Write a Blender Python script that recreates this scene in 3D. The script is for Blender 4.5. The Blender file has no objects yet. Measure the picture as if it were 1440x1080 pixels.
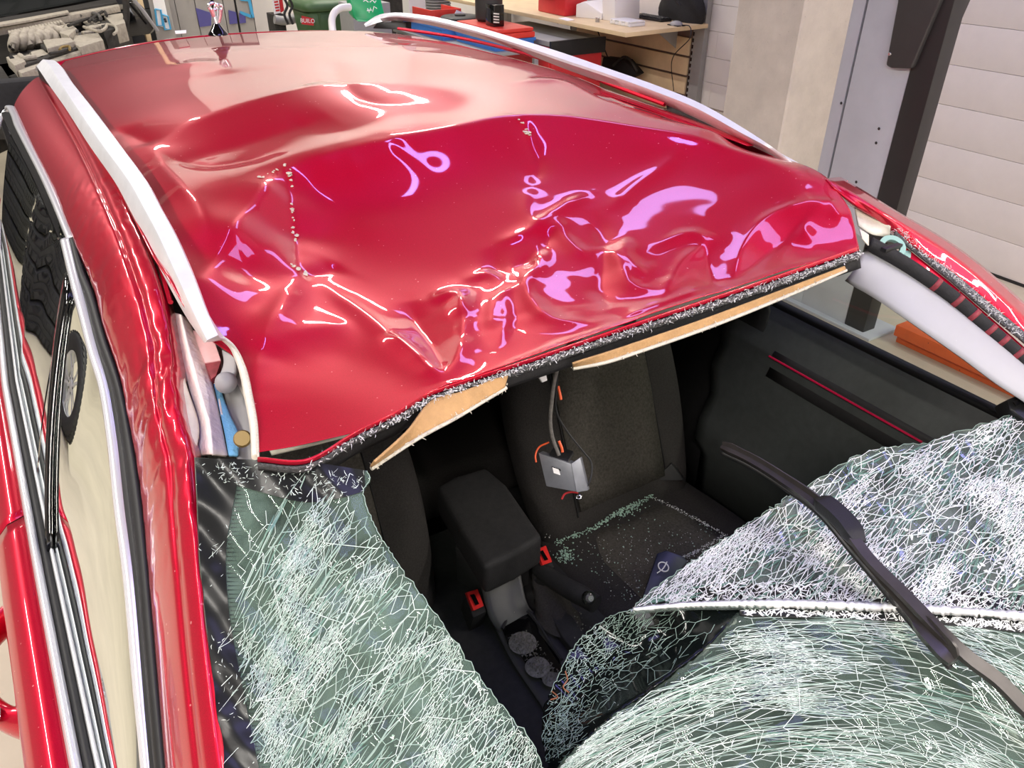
import bpy, bmesh, math, random
import numpy as np
from mathutils import Vector, Matrix, noise as mnoise

rng = random.Random(7)
nrng = np.random.RandomState(7)
SC = bpy.context.scene
COL = SC.collection

# ------------------------------------------------------------------ camera
YAW, PITCH, FPX = math.radians(31.3), math.radians(32.2), 1080.0
CAM = Vector((0.0, 0.0, 1.92))
HF = Vector((math.sin(YAW), math.cos(YAW), 0.0))
RT = Vector((math.cos(YAW), -math.sin(YAW), 0.0))
FW = HF * math.cos(PITCH) + Vector((0, 0, -math.sin(PITCH)))
UP = HF * math.sin(PITCH) + Vector((0, 0, math.cos(PITCH)))
cam_data = bpy.data.cameras.new('camera')
cam_data.sensor_width = 36.0
cam_data.lens = 36.0 * FPX / 1440.0
cam_data.clip_start = 0.02
cam = bpy.data.objects.new('camera', cam_data)
COL.objects.link(cam)
M = Matrix((RT, UP, -FW)).transposed().to_4x4()
M.translation = CAM
cam.matrix_world = M
SC.camera = cam

# ------------------------------------------------------------------ light
SC.view_settings.view_transform = 'Standard'
SC.view_settings.look = 'None'
SC.view_settings.gamma = 1.0
SC.view_settings.use_curve_mapping = False
SC.view_settings.exposure = 0.08
world = bpy.data.worlds.new('workshop_air')
SC.world = world
world.use_nodes = True
bg = world.node_tree.nodes['Background']
bg.inputs[0].default_value = (0.9, 0.95, 1.0, 1)
bg.inputs[1].default_value = 0.30

CEIL = 4.7
def tube_light(x, y, z, lx, ly, power, col=(1, 0.945, 0.87)):
    l = bpy.data.lights.new('ceiling_tube_light', 'AREA')
    l.shape = 'RECTANGLE'; l.size = lx; l.size_y = ly
    l.energy = power; l.color = col
    o = bpy.data.objects.new('ceiling_tube_light', l)
    o.location = (x, y, z)
    COL.objects.link(o)
    return o
# rows of fluorescent battens under the ceiling, running along the bays
for (x, y) in [(-2.8, -1.8), (-2.8, 1.6), (-2.8, 5.0), (-2.8, 8.4),
               (3.9, -2.2), (3.9, 9.0)]:
    tube_light(x, y, CEIL - 0.12, 0.16, 2.4, 145)
tube_light(0.9, 9.0, CEIL - 0.12, 0.16, 2.4, 70)
# wide cool panels over the right of the bay
for (x, y) in [(3.8, 2.0), (3.8, 5.6)]:
    tube_light(x, y, CEIL - 0.12, 0.5, 2.4, 27, (0.46, 0.39, 1.0))
# white battens over the front of the bay
for (x, y) in [(-1.6, -2.6), (2.7, -2.6)]:
    tube_light(x, y, CEIL - 0.12, 0.14, 2.0, 145)
# cool violet-white lamps over the middle of the bay
for (x, y) in [(0.25, 3.0), (1.7, 3.0)]:
    tube_light(x, y, CEIL - 0.12, 0.07, 1.5, 8, (0.30, 0.28, 1.0))
# skylight in the roof over the front of the bay
tube_light(0.75, -0.25, CEIL - 0.05, 2.2, 1.5, 46, (0.42, 0.38, 1.0)).name = 'skylight'
# added fill light behind the camera, brightening the glass and the cabin
front_fill = tube_light(0.6, -5.9, 1.9, 3.6, 2.6, 120, (0.95, 0.95, 1.0))
front_fill.rotation_euler = (math.radians(90), 0, 0)
front_fill.name = front_fill.data.name = 'front_fill_light'

# ------------------------------------------------------------------ helpers: pixels of the photograph to points in the room
def ray(px, py):
    return FW + RT * ((px - 720.0) / FPX) + UP * ((540.0 - py) / FPX)
def PZ(px, py, z):
    d = ray(px, py); return CAM + d * ((z - CAM.z) / d.z)
def PX(px, py, x):
    d = ray(px, py); return CAM + d * ((x - CAM.x) / d.x)
def PY(px, py, y):
    d = ray(px, py); return CAM + d * ((y - CAM.y) / d.y)
def PT(px, py, t):
    return CAM + ray(px, py) * t
def proj(p):
    v = Vector(p) - CAM
    w = v.dot(FW)
    return 720 + FPX * v.dot(RT) / w, 540 - FPX * v.dot(UP) / w

def s2l(c):
    return tuple(((v / 255.0) / 12.92 if v / 255.0 <= 0.04045 else ((v / 255.0 + 0.055) / 1.055) ** 2.4) for v in c)

# ------------------------------------------------------------------ helpers: materials
MATS = {}
def mat(name, rgb, rough=0.5, metal=0.0, coat=0.0, spec=0.5, var=0.0, vscale=30.0, bump=0.0, bscale=120.0,
        rough_var=0.0, specks=0.0, speck_rgb=(220, 220, 215), speck_scale=160.0, emit=0.0, sheen=0.0, coords='Object'):
    m = bpy.data.materials.new(name)
    m.use_nodes = True
    nt = m.node_tree
    b = nt.nodes['Principled BSDF']
    c = s2l(rgb)
    b.inputs['Base Color'].default_value = (*c, 1)
    b.inputs['Roughness'].default_value = rough
    b.inputs['Metallic'].default_value = metal
    b.inputs['Coat Weight'].default_value = coat
    b.inputs['Coat Roughness'].default_value = 0.04
    b.inputs['Specular IOR Level'].default_value = spec
    if sheen:
        b.inputs['Sheen Weight'].default_value = sheen
    if emit:
        b.inputs['Emission Color'].default_value = (*c, 1)
        b.inputs['Emission Strength'].default_value = emit
    tc = nt.nodes.new('ShaderNodeTexCoord')
    last = None
    if var:
        n = nt.nodes.new('ShaderNodeTexNoise'); n.inputs['Scale'].default_value = vscale
        n.inputs['Detail'].default_value = 6; n.inputs['Roughness'].default_value = 0.62
        nt.links.new(tc.outputs[coords], n.inputs['Vector'])
        r = nt.nodes.new('ShaderNodeValToRGB')
        r.color_ramp.elements[0].position = 0.3; r.color_ramp.elements[1].position = 0.72
        r.color_ramp.elements[0].color = (*[max(0, v * (1 - var)) for v in c], 1)
        r.color_ramp.elements[1].color = (*[min(1, v * (1 + var)) for v in c], 1)
        nt.links.new(n.outputs['Fac'], r.inputs['Fac'])
        last = r.outputs['Color']
        if rough_var:
            mr = nt.nodes.new('ShaderNodeMapRange')
            mr.inputs['To Min'].default_value = max(0, rough - rough_var); mr.inputs['To Max'].default_value = min(1, rough + rough_var)
            nt.links.new(n.outputs['Fac'], mr.inputs['Value']); nt.links.new(mr.outputs['Result'], b.inputs['Roughness'])
    if specks:
        v = nt.nodes.new('ShaderNodeTexVoronoi'); v.inputs['Scale'].default_value = speck_scale
        nt.links.new(tc.outputs[coords], v.inputs['Vector'])
        n2 = nt.nodes.new('ShaderNodeTexNoise'); n2.inputs['Scale'].default_value = speck_scale * 0.06
        nt.links.new(tc.outputs[coords], n2.inputs['Vector'])
        mul = nt.nodes.new('ShaderNodeMath'); mul.operation = 'MULTIPLY'; mul.inputs[1].default_value = specks
        nt.links.new(n2.outputs['Fac'], mul.inputs[0])
        lt = nt.nodes.new('ShaderNodeMath'); lt.operation = 'LESS_THAN'
        nt.links.new(v.outputs['Distance'], lt.inputs[0]); nt.links.new(mul.outputs[0], lt.inputs[1])
        mx = nt.nodes.new('ShaderNodeMixRGB'); mx.inputs['Color2'].default_value = (*s2l(speck_rgb), 1)
        if last: nt.links.new(last, mx.inputs['Color1'])
        else: mx.inputs['Color1'].default_value = (*c, 1)
        nt.links.new(lt.outputs[0], mx.inputs['Fac'])
        last = mx.outputs['Color']
    if last:
        nt.links.new(last, b.inputs['Base Color'])
    if bump:
        n3 = nt.nodes.new('ShaderNodeTexNoise'); n3.inputs['Scale'].default_value = bscale; n3.inputs['Detail'].default_value = 5
        nt.links.new(tc.outputs[coords], n3.inputs['Vector'])
        bp = nt.nodes.new('ShaderNodeBump'); bp.inputs['Strength'].default_value = bump; bp.inputs['Distance'].default_value = 0.01
        nt.links.new(n3.outputs['Fac'], bp.inputs['Height']); nt.links.new(bp.outputs['Normal'], b.inputs['Normal'])
    MATS[name] = m
    return m

# ------------------------------------------------------------------ helpers: meshes
def link(name, me, m=None, parent=None, smooth=True, angle=None):
    o = bpy.data.objects.new(name, me)
    COL.objects.link(o)
    if m is not None: me.materials.append(MATS[m] if isinstance(m, str) else m)
    if parent is not None: o.parent = parent
    if smooth:
        me.polygons.foreach_set('use_smooth', [True] * len(me.polygons))
        if angle is not None: me.set_sharp_from_angle(angle=math.radians(angle))
    return o
def meshobj(name, verts, faces, m=None, parent=None, smooth=True, angle=None):
    me = bpy.data.meshes.new(name)
    me.from_pydata([tuple(v) for v in verts], [], faces)
    me.update()
    return link(name, me, m, parent, smooth, angle)
def bmobj(name, bm, m=None, parent=None, smooth=True, angle=35):
    bmesh.ops.recalc_face_normals(bm, faces=bm.faces)
    me = bpy.data.meshes.new(name); bm.to_mesh(me); bm.free()
    return link(name, me, m, parent, smooth, angle)
def empty(name, loc=(0, 0, 0)):
    o = bpy.data.objects.new(name, None); COL.objects.link(o); o.location = loc
    o.empty_display_size = 0.1
    return o
def tag(o, label=None, cat=None, group=None, kind=None):
    if label: o['label'] = label
    if cat: o['category'] = cat
    if group: o['group'] = group
    if kind: o['kind'] = kind
    return o
def thing(name, loc, label, cat, group=None):
    return tag(empty(name, loc), label, cat, group)
def adopt(parent, *objs):
    # keep the world place of meshes written in world coordinates when their parent Empty is not at the origin
    for o in objs:
        o.parent = parent
        o.matrix_parent_inverse = Matrix.Translation(-parent.location) if True else None

def catmull(pts, n):
    P = np.array([tuple(p) for p in pts], float)
    if len(P) == 2:
        t = np.linspace(0, 1, n)[:, None]; return P[0] * (1 - t) + P[1] * t
    seg = np.linalg.norm(np.diff(P, axis=0), axis=1); seg[seg < 1e-9] = 1e-9
    k = np.concatenate([[0], np.cumsum(np.sqrt(seg))]); k /= k[-1]
    # finite difference tangents (non uniform hermite)
    Tn = np.zeros_like(P)
    for i in range(len(P)):
        if i == 0: Tn[i] = (P[1] - P[0]) / (k[1] - k[0])
        elif i == len(P) - 1: Tn[i] = (P[-1] - P[-2]) / (k[-1] - k[-2])
        else:
            a = (P[i] - P[i - 1]) / (k[i] - k[i - 1]); b = (P[i + 1] - P[i]) / (k[i + 1] - k[i])
            w = (k[i + 1] - k[i]) / (k[i + 1] - k[i - 1])
            Tn[i] = a * w + b * (1 - w)
    # even arc length resample
    fine = np.linspace(0, 1, max(200, n * 6)); out = []
    idx = np.clip(np.searchsorted(k, fine, side='right') - 1, 0, len(P) - 2)
    h = (k[idx + 1] - k[idx]); u = (fine - k[idx]) / h
    u = u[:, None]; hh = h[:, None]
    F = (2*u**3 - 3*u**2 + 1) * P[idx] + (u**3 - 2*u**2 + u) * hh * Tn[idx] + (-2*u**3 + 3*u**2) * P[idx + 1] + (u**3 - u**2) * hh * Tn[idx + 1]
    d = np.concatenate([[0], np.cumsum(np.linalg.norm(np.diff(F, axis=0), axis=1))])
    t = np.linspace(0, d[-1], n)
    return np.stack([np.interp(t, d, F[:, j]) for j in range(F.shape[1])], 1)
def linear(pts, n):
    P = np.array([tuple(p) for p in pts], float)
    d = np.concatenate([[0], np.cumsum(np.linalg.norm(np.diff(P, axis=0), axis=1))])
    t = np.linspace(0, d[-1], n)
    return np.stack([np.interp(t, d, P[:, j]) for j in range(P.shape[1])], 1)
def gridmesh(name, rows, m, parent=None, smooth=True, thick=0.0, angle=None, close=False, flip=False):
    """rows: list of equally long point lists. thick>0 adds a back sheet and edges."""
    R = np.array([[tuple(p) for p in r] for r in rows], float)
    a, b = R.shape[:2]
    V = R.reshape(-1, 3); F = []
    for i in range(a - 1):
        for j in range(b - 1):
            f = (i*b + j, i*b + j + 1, (i+1)*b + j + 1, (i+1)*b + j)
            F.append(f[::-1] if flip else f)
        if close:
            f = (i*b + b - 1, i*b, (i+1)*b, (i+1)*b + b - 1); F.append(f[::-1] if flip else f)
    o = meshobj(name, V, F, m, parent, smooth, angle)
    if thick:
        md = o.modifiers.new('thickness', 'SOLIDIFY'); md.thickness = thick; md.offset = -1
    return o
def frames(P):
    P = np.asarray(P, float)
    T = np.gradient(P, axis=0); T /= np.linalg.norm(T, axis=1)[:, None] + 1e-12
    up = np.array([0, 0, 1.0]) if abs(T[0][2]) < 0.9 else np.array([1.0, 0, 0])
    N = []
    n = np.cross(T[0], up); n /= np.linalg.norm(n)
    for t in T:
        n = n - t * n.dot(t); n /= np.linalg.norm(n) + 1e-12; N.append(n)
    N = np.array(N); B = np.cross(T, N)
    return T, N, B
def tube_geo(P, r, seg=8, prof=None, cap=True):
    """returns verts, faces; r a number or list; prof optional list of (n,b) multipliers"""
    P = np.asarray([tuple(p) for p in P], float)
    T, N, B = frames(P)
    if prof is None:
        prof = [(math.cos(2*math.pi*k/seg), math.sin(2*math.pi*k/seg)) for k in range(seg)]
    seg = len(prof)
    rr = np.full(len(P), r) if np.isscalar(r) else np.asarray(r)
    V = []; F = []
    for i in range(len(P)):
        for (c, s) in prof:
            V.append(P[i] + (N[i] * c + B[i] * s) * rr[i])
    for i in range(len(P) - 1):
        for k in range(seg):
            k2 = (k + 1) % seg
            F.append((i*seg + k, i*seg + k2, (i+1)*seg + k2, (i+1)*seg + k))
    if cap:
        F.append(tuple(range(seg))[::-1]); F.append(tuple((len(P)-1)*seg + k for k in range(seg)))
    return V, F
def tube(name, pts, r, m, parent=None, n=None, seg=8, smooth_path=True, prof=None):
    P = catmull(pts, n or max(8, 6 * len(pts))) if smooth_path else pts
    if not np.isscalar(r):
        r = np.interp(np.linspace(0, 1, len(P)), np.linspace(0, 1, len(r)), r)
    V, F = tube_geo(P, r, seg, prof)
    return meshobj(name, V, F, m, parent, True, 40)
def joined(geos):
    V = []; F = []
    for v, f in geos:
        k = len(V); V += [tuple(p) for p in v]; F += [tuple(i + k for i in q) for q in f]
    return V, F
def box_geo(x0, x1, y0, y1, z0, z1):
    V = [(x0,y0,z0),(x1,y0,z0),(x1,y1,z0),(x0,y1,z0),(x0,y0,z1),(x1,y0,z1),(x1,y1,z1),(x0,y1,z1)]
    F = [(0,3,2,1),(4,5,6,7),(0,1,5,4),(1,2,6,5),(2,3,7,6),(3,0,4,7)]
    return V, F
def box(name, x0, x1, y0, y1, z0, z1, m, parent=None, bev=0.004, seg=2, rot=None, pivot=None):
    bm = bmesh.new()
    V, F = box_geo(x0, x1, y0, y1, z0, z1)
    vs = [bm.verts.new(v) for v in V]
    for f in F: bm.faces.new([vs[i] for i in f])
    if bev: bmesh.ops.bevel(bm, geom=bm.edges[:], offset=bev, segments=seg, profile=0.6, affect='EDGES')
    if rot is not None:
        c = Vector(pivot) if pivot is not None else Vector(((x0+x1)/2, (y0+y1)/2, (z0+z1)/2))
        bmesh.ops.rotate(bm, verts=bm.verts[:], cent=c, matrix=rot)
    return bmobj(name, bm, m, parent)
def prism_bm(poly, thick_vec, bev=0.0, seg=2):
    """poly: world points of a face; extruded by thick_vec"""
    bm = bmesh.new()
    a = [bm.verts.new(tuple(p)) for p in poly]
    t = Vector(thick_vec)
    b = [bm.verts.new(tuple(Vector(tuple(p)) + t)) for p in poly]
    n = len(a)
    bm.faces.new(a); bm.faces.new(b[::-1])
    for i in range(n):
        bm.faces.new((a[i], a[(i+1) % n], b[(i+1) % n], b[i]))
    bmesh.ops.recalc_face_normals(bm, faces=bm.faces)
    if bev: bmesh.ops.bevel(bm, geom=bm.edges[:], offset=bev, segments=seg, profile=0.6, affect='EDGES', clamp_overlap=True)
    return bm
def prism(name, poly, thick_vec, m, parent=None, bev=0.0, seg=2, angle=35):
    return bmobj(name, prism_bm(poly, thick_vec, bev, seg), m, parent, True, angle)
def lathe_geo(profile, seg=32, axis='z', c=(0, 0, 0), basis=None):
    """profile: list of (r, h). basis: (u, v, w) axes, w the spin axis"""
    if basis is None: basis = (Vector((1,0,0)), Vector((0,1,0)), Vector((0,0,1)))
    u, v, w = basis; c = Vector(c); V = []; F = []
    for (r, h) in profile:
        for k in range(seg):
            a = 2*math.pi*k/seg
            V.append(c + u*(r*math.cos(a)) + v*(r*math.sin(a)) + w*h)
    for i in range(len(profile) - 1):
        for k in range(seg):
            k2 = (k+1) % seg
            F.append((i*seg+k, i*seg+k2, (i+1)*seg+k2, (i+1)*seg+k))
    return V, F
def lathe(name, profile, m, parent=None, seg=32, c=(0,0,0), basis=None, angle=40):
    V, F = lathe_geo(profile, seg, c=c, basis=basis)
    o = meshobj(name, V, F, m, parent, True, angle)
    return o
def basis_from(w):
    w = Vector(w).normalized()
    u = w.cross(Vector((0,0,1)) if abs(w.z) < 0.9 else Vector((1,0,0))).normalized()
    return (u, w.cross(u).normalized(), w)
def text_obj(name, body, size, m, parent, loc, xdir, ydir, extrude=0.0006, align='CENTER'):
    cu = bpy.data.curves.new(name, 'FONT'); cu.body = body; cu.size = size; cu.extrude = extrude
    cu.align_x = align; cu.align_y = 'CENTER'
    t = bpy.data.objects.new(name, cu); COL.objects.link(t)
    bpy.context.view_layer.update()
    me = bpy.data.meshes.new_from_object(t.evaluated_get(bpy.context.evaluated_depsgraph_get()))
    bpy.data.objects.remove(t); bpy.data.curves.remove(cu)
    x = Vector(xdir).normalized(); y = Vector(ydir).normalized(); z = x.cross(y).normalized(); y = z.cross(x)
    mw = Matrix((x, y, z)).transposed().to_4x4(); mw.translation = Vector(loc)
    me.transform(mw); me.name = name; me.materials.clear()
    return link(name, me, m, parent, False)
# ------------------------------------------------------------------ materials
def paint_material():
    m = mat('red_metallic_paint', (205, 8, 44), rough=0.36, metal=0.5, coat=1.0, spec=0.25)
    nt = m.node_tree; b = nt.nodes['Principled BSDF']
    b.inputs['Coat Roughness'].default_value = 0.03
    b.inputs['Coat IOR'].default_value = 1.46
    tc = nt.nodes.new('ShaderNodeTexCoord')
    # metallic flake
    fl = nt.nodes.new('ShaderNodeTexNoise'); fl.inputs['Scale'].default_value = 900; fl.inputs['Detail'].default_value = 2
    nt.links.new(tc.outputs['Object'], fl.inputs['Vector'])
    r = nt.nodes.new('ShaderNodeValToRGB')
    r.color_ramp.elements[0].position = 0.3; r.color_ramp.elements[1].position = 0.7
    r.color_ramp.elements[0].color = (*s2l((180, 3, 38)), 1); r.color_ramp.elements[1].color = (*s2l((206, 5, 50)), 1)
    nt.links.new(fl.outputs['Fac'], r.inputs['Fac'])
    # glass dust lying on the paint: small pale specks in clouds
    v = nt.nodes.new('ShaderNodeTexVoronoi'); v.inputs['Scale'].default_value = 75
    nt.links.new(tc.outputs['Object'], v.inputs['Vector'])
    cl = nt.nodes.new('ShaderNodeTexNoise'); cl.inputs['Scale'].default_value = 5; cl.inputs['Detail'].default_value = 4
    nt.links.new(tc.outputs['Object'], cl.inputs['Vector'])
    mr = nt.nodes.new('ShaderNodeMapRange'); mr.inputs['From Min'].default_value = 0.42; mr.inputs['From Max'].default_value = 0.8
    mr.inputs['To Min'].default_value = 0.045; mr.inputs['To Max'].default_value = 0.17
    nt.links.new(cl.outputs['Fac'], mr.inputs['Value'])
    lt = nt.nodes.new('ShaderNodeMath'); lt.operation = 'LESS_THAN'
    nt.links.new(v.outputs['Distance'], lt.inputs[0]); nt.links.new(mr.outputs['Result'], lt.inputs[1])
    wn = nt.nodes.new('ShaderNodeMath'); wn.operation = 'GREATER_THAN'; wn.inputs[1].default_value = 0.72
    sep = nt.nodes.new('ShaderNodeSeparateColor'); nt.links.new(v.outputs['Color'], sep.inputs['Color'])
    nt.links.new(sep.outputs[0], wn.inputs[0])
    mu = nt.nodes.new('ShaderNodeMath'); mu.operation = 'MULTIPLY'
    nt.links.new(lt.outputs[0], mu.inputs[0]); nt.links.new(wn.outputs[0], mu.inputs[1])
    m2 = nt.nodes.new('ShaderNodeMath'); m2.operation = 'MULTIPLY'; m2.inputs[1].default_value = 0.8
    nt.links.new(mu.outputs[0], m2.inputs[0])
    mx = nt.nodes.new('ShaderNodeMixRGB'); mx.inputs['Color2'].default_value = (*s2l((238, 150, 150)), 1)
    nt.links.new(m2.outputs[0], mx.inputs['Fac']); nt.links.new(r.outputs['Color'], mx.inputs['Color1'])
    nt.links.new(mx.outputs['Color'], b.inputs['Base Color'])
    return m
paint_material()
mat('bare_metal_crack', (205, 198, 180), rough=0.6, metal=0.1, var=0.2, vscale=300, bump=0.4, bscale=500)
mat('brushed_aluminium', (232, 233, 235), rough=0.38, metal=0.35, var=0.06, vscale=20, rough_var=0.06)
mat('chrome', (228, 228, 230), rough=0.14, metal=0.85)
mat('satin_chrome', (238, 238, 240), rough=0.22, metal=0.45, spec=0.8)
mat('black_rubber', (26, 26, 27), rough=0.55, var=0.2, vscale=60)
mat('black_plastic', (24, 24, 25), rough=0.42, var=0.15, vscale=60, bump=0.1, bscale=500)
mat('gloss_black', (10, 10, 11), rough=0.08, coat=0.5)
mat('grey_plastic', (165, 164, 167), rough=0.6, var=0.03, vscale=12, specks=0.03, speck_rgb=(240, 240, 240), speck_scale=60)
mat('mid_grey_plastic', (150, 148, 148), rough=0.5, var=0.05, vscale=30)
mat('cream_metal', (216, 210, 194), rough=0.45, var=0.12, vscale=25, bump=0.2, bscale=60)
mat('airbag_cloth', (246, 232, 224), rough=0.85, var=0.05, vscale=30, bump=0.35, bscale=90)
mat('pink_box', (214, 168, 170), rough=0.5, var=0.08, vscale=40)
mat('headliner_board', (178, 140, 94), rough=0.9, var=0.14, vscale=40, bump=0.3, bscale=200)
mat('headliner_fabric', (196, 190, 176), rough=0.95, var=0.08, vscale=90)
mat('seat_cloth', (56, 53, 52), rough=0.95, var=0.25, vscale=260, bump=0.35, bscale=700, sheen=0.0, spec=0.15)
mat('seat_cloth_ribbed', (78, 74, 69), rough=0.95, var=0.35, vscale=160, bump=0.4, bscale=500, spec=0.15)
mat('door_plastic', (70, 73, 72), rough=0.55, var=0.12, vscale=40, bump=0.15, bscale=600)
mat('soft_black', (36, 35, 36), rough=0.75, var=0.2, vscale=70, bump=0.15, bscale=400, spec=0.3)
mat('console_grey', (50, 49, 50), rough=0.5, var=0.1, vscale=50, spec=0.4)
mat('signal_red', (214, 44, 42), rough=0.4)
mat('ruby_line', (200, 24, 70), rough=0.35)
mat('sealant', (92, 92, 94), rough=0.85, var=0.5, vscale=160, bump=1.0, bscale=260)
mat('fibre_white', (205, 205, 205), rough=0.9, var=0.25, vscale=200)
mat('wall_dull', (112, 110, 108), rough=0.8, var=0.05, vscale=3)
mat('backdrop_grey', (70, 70, 72), rough=0.6, var=0.1, vscale=4)
mat('wall_white', (226, 221, 214), rough=0.75, var=0.035, vscale=3.5, bump=0.05, bscale=50)
mat('door_panel_white', (224, 218, 212), rough=0.5, var=0.05, vscale=4, bump=0.04, bscale=40)
mat('concrete_pillar', (201, 192, 178), rough=0.85, var=0.1, vscale=5, bump=0.25, bscale=60, specks=0.09, speck_rgb=(120, 112, 100), speck_scale=35)
mat('concrete_floor', (186, 176, 156), rough=0.45, var=0.09, vscale=2.5, bump=0.06, bscale=40, specks=0.06, speck_rgb=(120, 112, 96), speck_scale=30)
mat('ceiling_grey', (52, 51, 51), rough=0.9, var=0.08, vscale=2)
mat('lift_grey', (176, 180, 186), rough=0.42, var=0.06, vscale=6, specks=0.03, speck_rgb=(120, 120, 125), speck_scale=14)
mat('lift_black', (38, 37, 37), rough=0.45, var=0.1, vscale=10)
mat('cover_black', (52, 50, 49), rough=0.5, var=0.08, vscale=20, bump=0.1, bscale=300)
mat('lift_orange', (206, 92, 42), rough=0.55, var=0.12, vscale=9, specks=0.12, speck_rgb=(60, 40, 30), speck_scale=25)
mat('slat_board', (216, 192, 154), rough=0.6, var=0.12, vscale=5)
mat('groove_brown', (110, 92, 84), rough=0.6)
mat('shelf_wood', (222, 198, 156), rough=0.5, var=0.08, vscale=6)
mat('rack_grey', (150, 150, 148), rough=0.5, var=0.04, vscale=20)
mat('white_plastic', (240, 237, 232), rough=0.4)
mat('white_paper', (244, 242, 240), rough=0.8)
mat('clear_plastic', (232, 232, 232), rough=0.25)
mat('toolbox_red', (206, 44, 50), rough=0.4, var=0.06, vscale=20)
mat('crate_red', (222, 62, 50), rough=0.4, var=0.06, vscale=20)
mat('crate_blue', (60, 120, 200), rough=0.4, var=0.08, vscale=20)
mat('bin_green', (66, 96, 58), rough=0.5, var=0.12, vscale=12)
mat('bright_green', (10, 160, 98), rough=0.4, var=0.05, vscale=12)
mat('locker_grey', (158, 154, 148), rough=0.5, var=0.05, vscale=6)
mat('poster_violet', (82, 78, 140), rough=0.5)
mat('poster_blue', (70, 160, 205), rough=0.5)
mat('dusty_alloy', (168, 160, 146), rough=0.75, var=0.22, vscale=28, bump=0.2, bscale=80)
mat('dusty_black', (50, 47, 44), rough=0.8, var=0.35, vscale=25, bump=0.3, bscale=60)
mat('dark_glass', (16, 20, 18), rough=0.08, spec=0.6)
mat('steel_blade', (64, 60, 58), rough=0.35, metal=0.4, var=0.15, vscale=40)
mat('module_grey', (118, 120, 124), rough=0.4, metal=0.3, var=0.12, vscale=60)
mat('cable_grey', (96, 92, 88), rough=0.7, var=0.4, vscale=120)
mat('wire_orange', (214, 84, 40), rough=0.5)
mat('wire_red', (170, 40, 44), rough=0.5)
mat('mask_blue', (122, 186, 226), rough=0.85, var=0.05, vscale=80, bump=0.3, bscale=300)
mat('seal_green', (140, 178, 168), rough=0.5)
mat('tape_maroon', (130, 40, 50), rough=0.6, var=0.3, vscale=80)
mat('brass', (150, 128, 80), rough=0.5, metal=0.5)
mat('tyre_rubber', (40, 40, 39), rough=0.75, var=0.15, vscale=30)
mat('wheel_silver', (196, 198, 198), rough=0.35, metal=0.4)
mat('crumb_glass', (168, 196, 182), rough=0.3, var=0.3, vscale=300)
mat('crumb_grey', (96, 93, 89), rough=0.7, var=0.5, vscale=200)
mat('navy_card', (30, 34, 56), rough=0.35, var=0.1, vscale=50)
mat('copper_wire', (150, 92, 62), rough=0.6)

def tinted_window():
    m = bpy.data.materials.new('tinted_glass'); m.use_nodes = True; MATS['tinted_glass'] = m
    nt = m.node_tree; nt.nodes.clear()
    out = nt.nodes.new('ShaderNodeOutputMaterial')
    gl = nt.nodes.new('ShaderNodeBsdfGlossy'); gl.inputs['Roughness'].default_value = 0.0
    gl.inputs['Color'].default_value = (0.92, 0.96, 0.94, 1)
    tr = nt.nodes.new('ShaderNodeBsdfTransparent'); tr.inputs['Color'].default_value = (0.16, 0.19, 0.17, 1)
    fr = nt.nodes.new('ShaderNodeFresnel'); fr.inputs['IOR'].default_value = 1.9
    mx = nt.nodes.new('ShaderNodeMixShader')
    nt.links.new(fr.outputs[0], mx.inputs['Fac']); nt.links.new(tr.outputs[0], mx.inputs[1]); nt.links.new(gl.outputs[0], mx.inputs[2])
    nt.links.new(mx.outputs[0], out.inputs['Surface'])
tinted_window()
mat('dash_grey', (126, 124, 116), rough=0.6, var=0.08, vscale=12, bump=0.15, bscale=400)
def clear_glass(name, tint, ior=1.5):
    m = bpy.data.materials.new(name); m.use_nodes = True; MATS[name] = m
    nt = m.node_tree; nt.nodes.clear()
    out = nt.nodes.new('ShaderNodeOutputMaterial')
    gl = nt.nodes.new('ShaderNodeBsdfGlossy'); gl.inputs['Roughness'].default_value = 0.0
    tr = nt.nodes.new('ShaderNodeBsdfTransparent'); tr.inputs['Color'].default_value = (*tint, 1)
    fr = nt.nodes.new('ShaderNodeFresnel'); fr.inputs['IOR'].default_value = ior
    mx = nt.nodes.new('ShaderNodeMixShader')
    nt.links.new(fr.outputs[0], mx.inputs['Fac']); nt.links.new(tr.outputs[0], mx.inputs[1]); nt.links.new(gl.outputs[0], mx.inputs[2])
    nt.links.new(mx.outputs[0], out.inputs['Surface'])
clear_glass('clear_side_glass', (0.72, 0.80, 0.70), 1.3)
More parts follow.
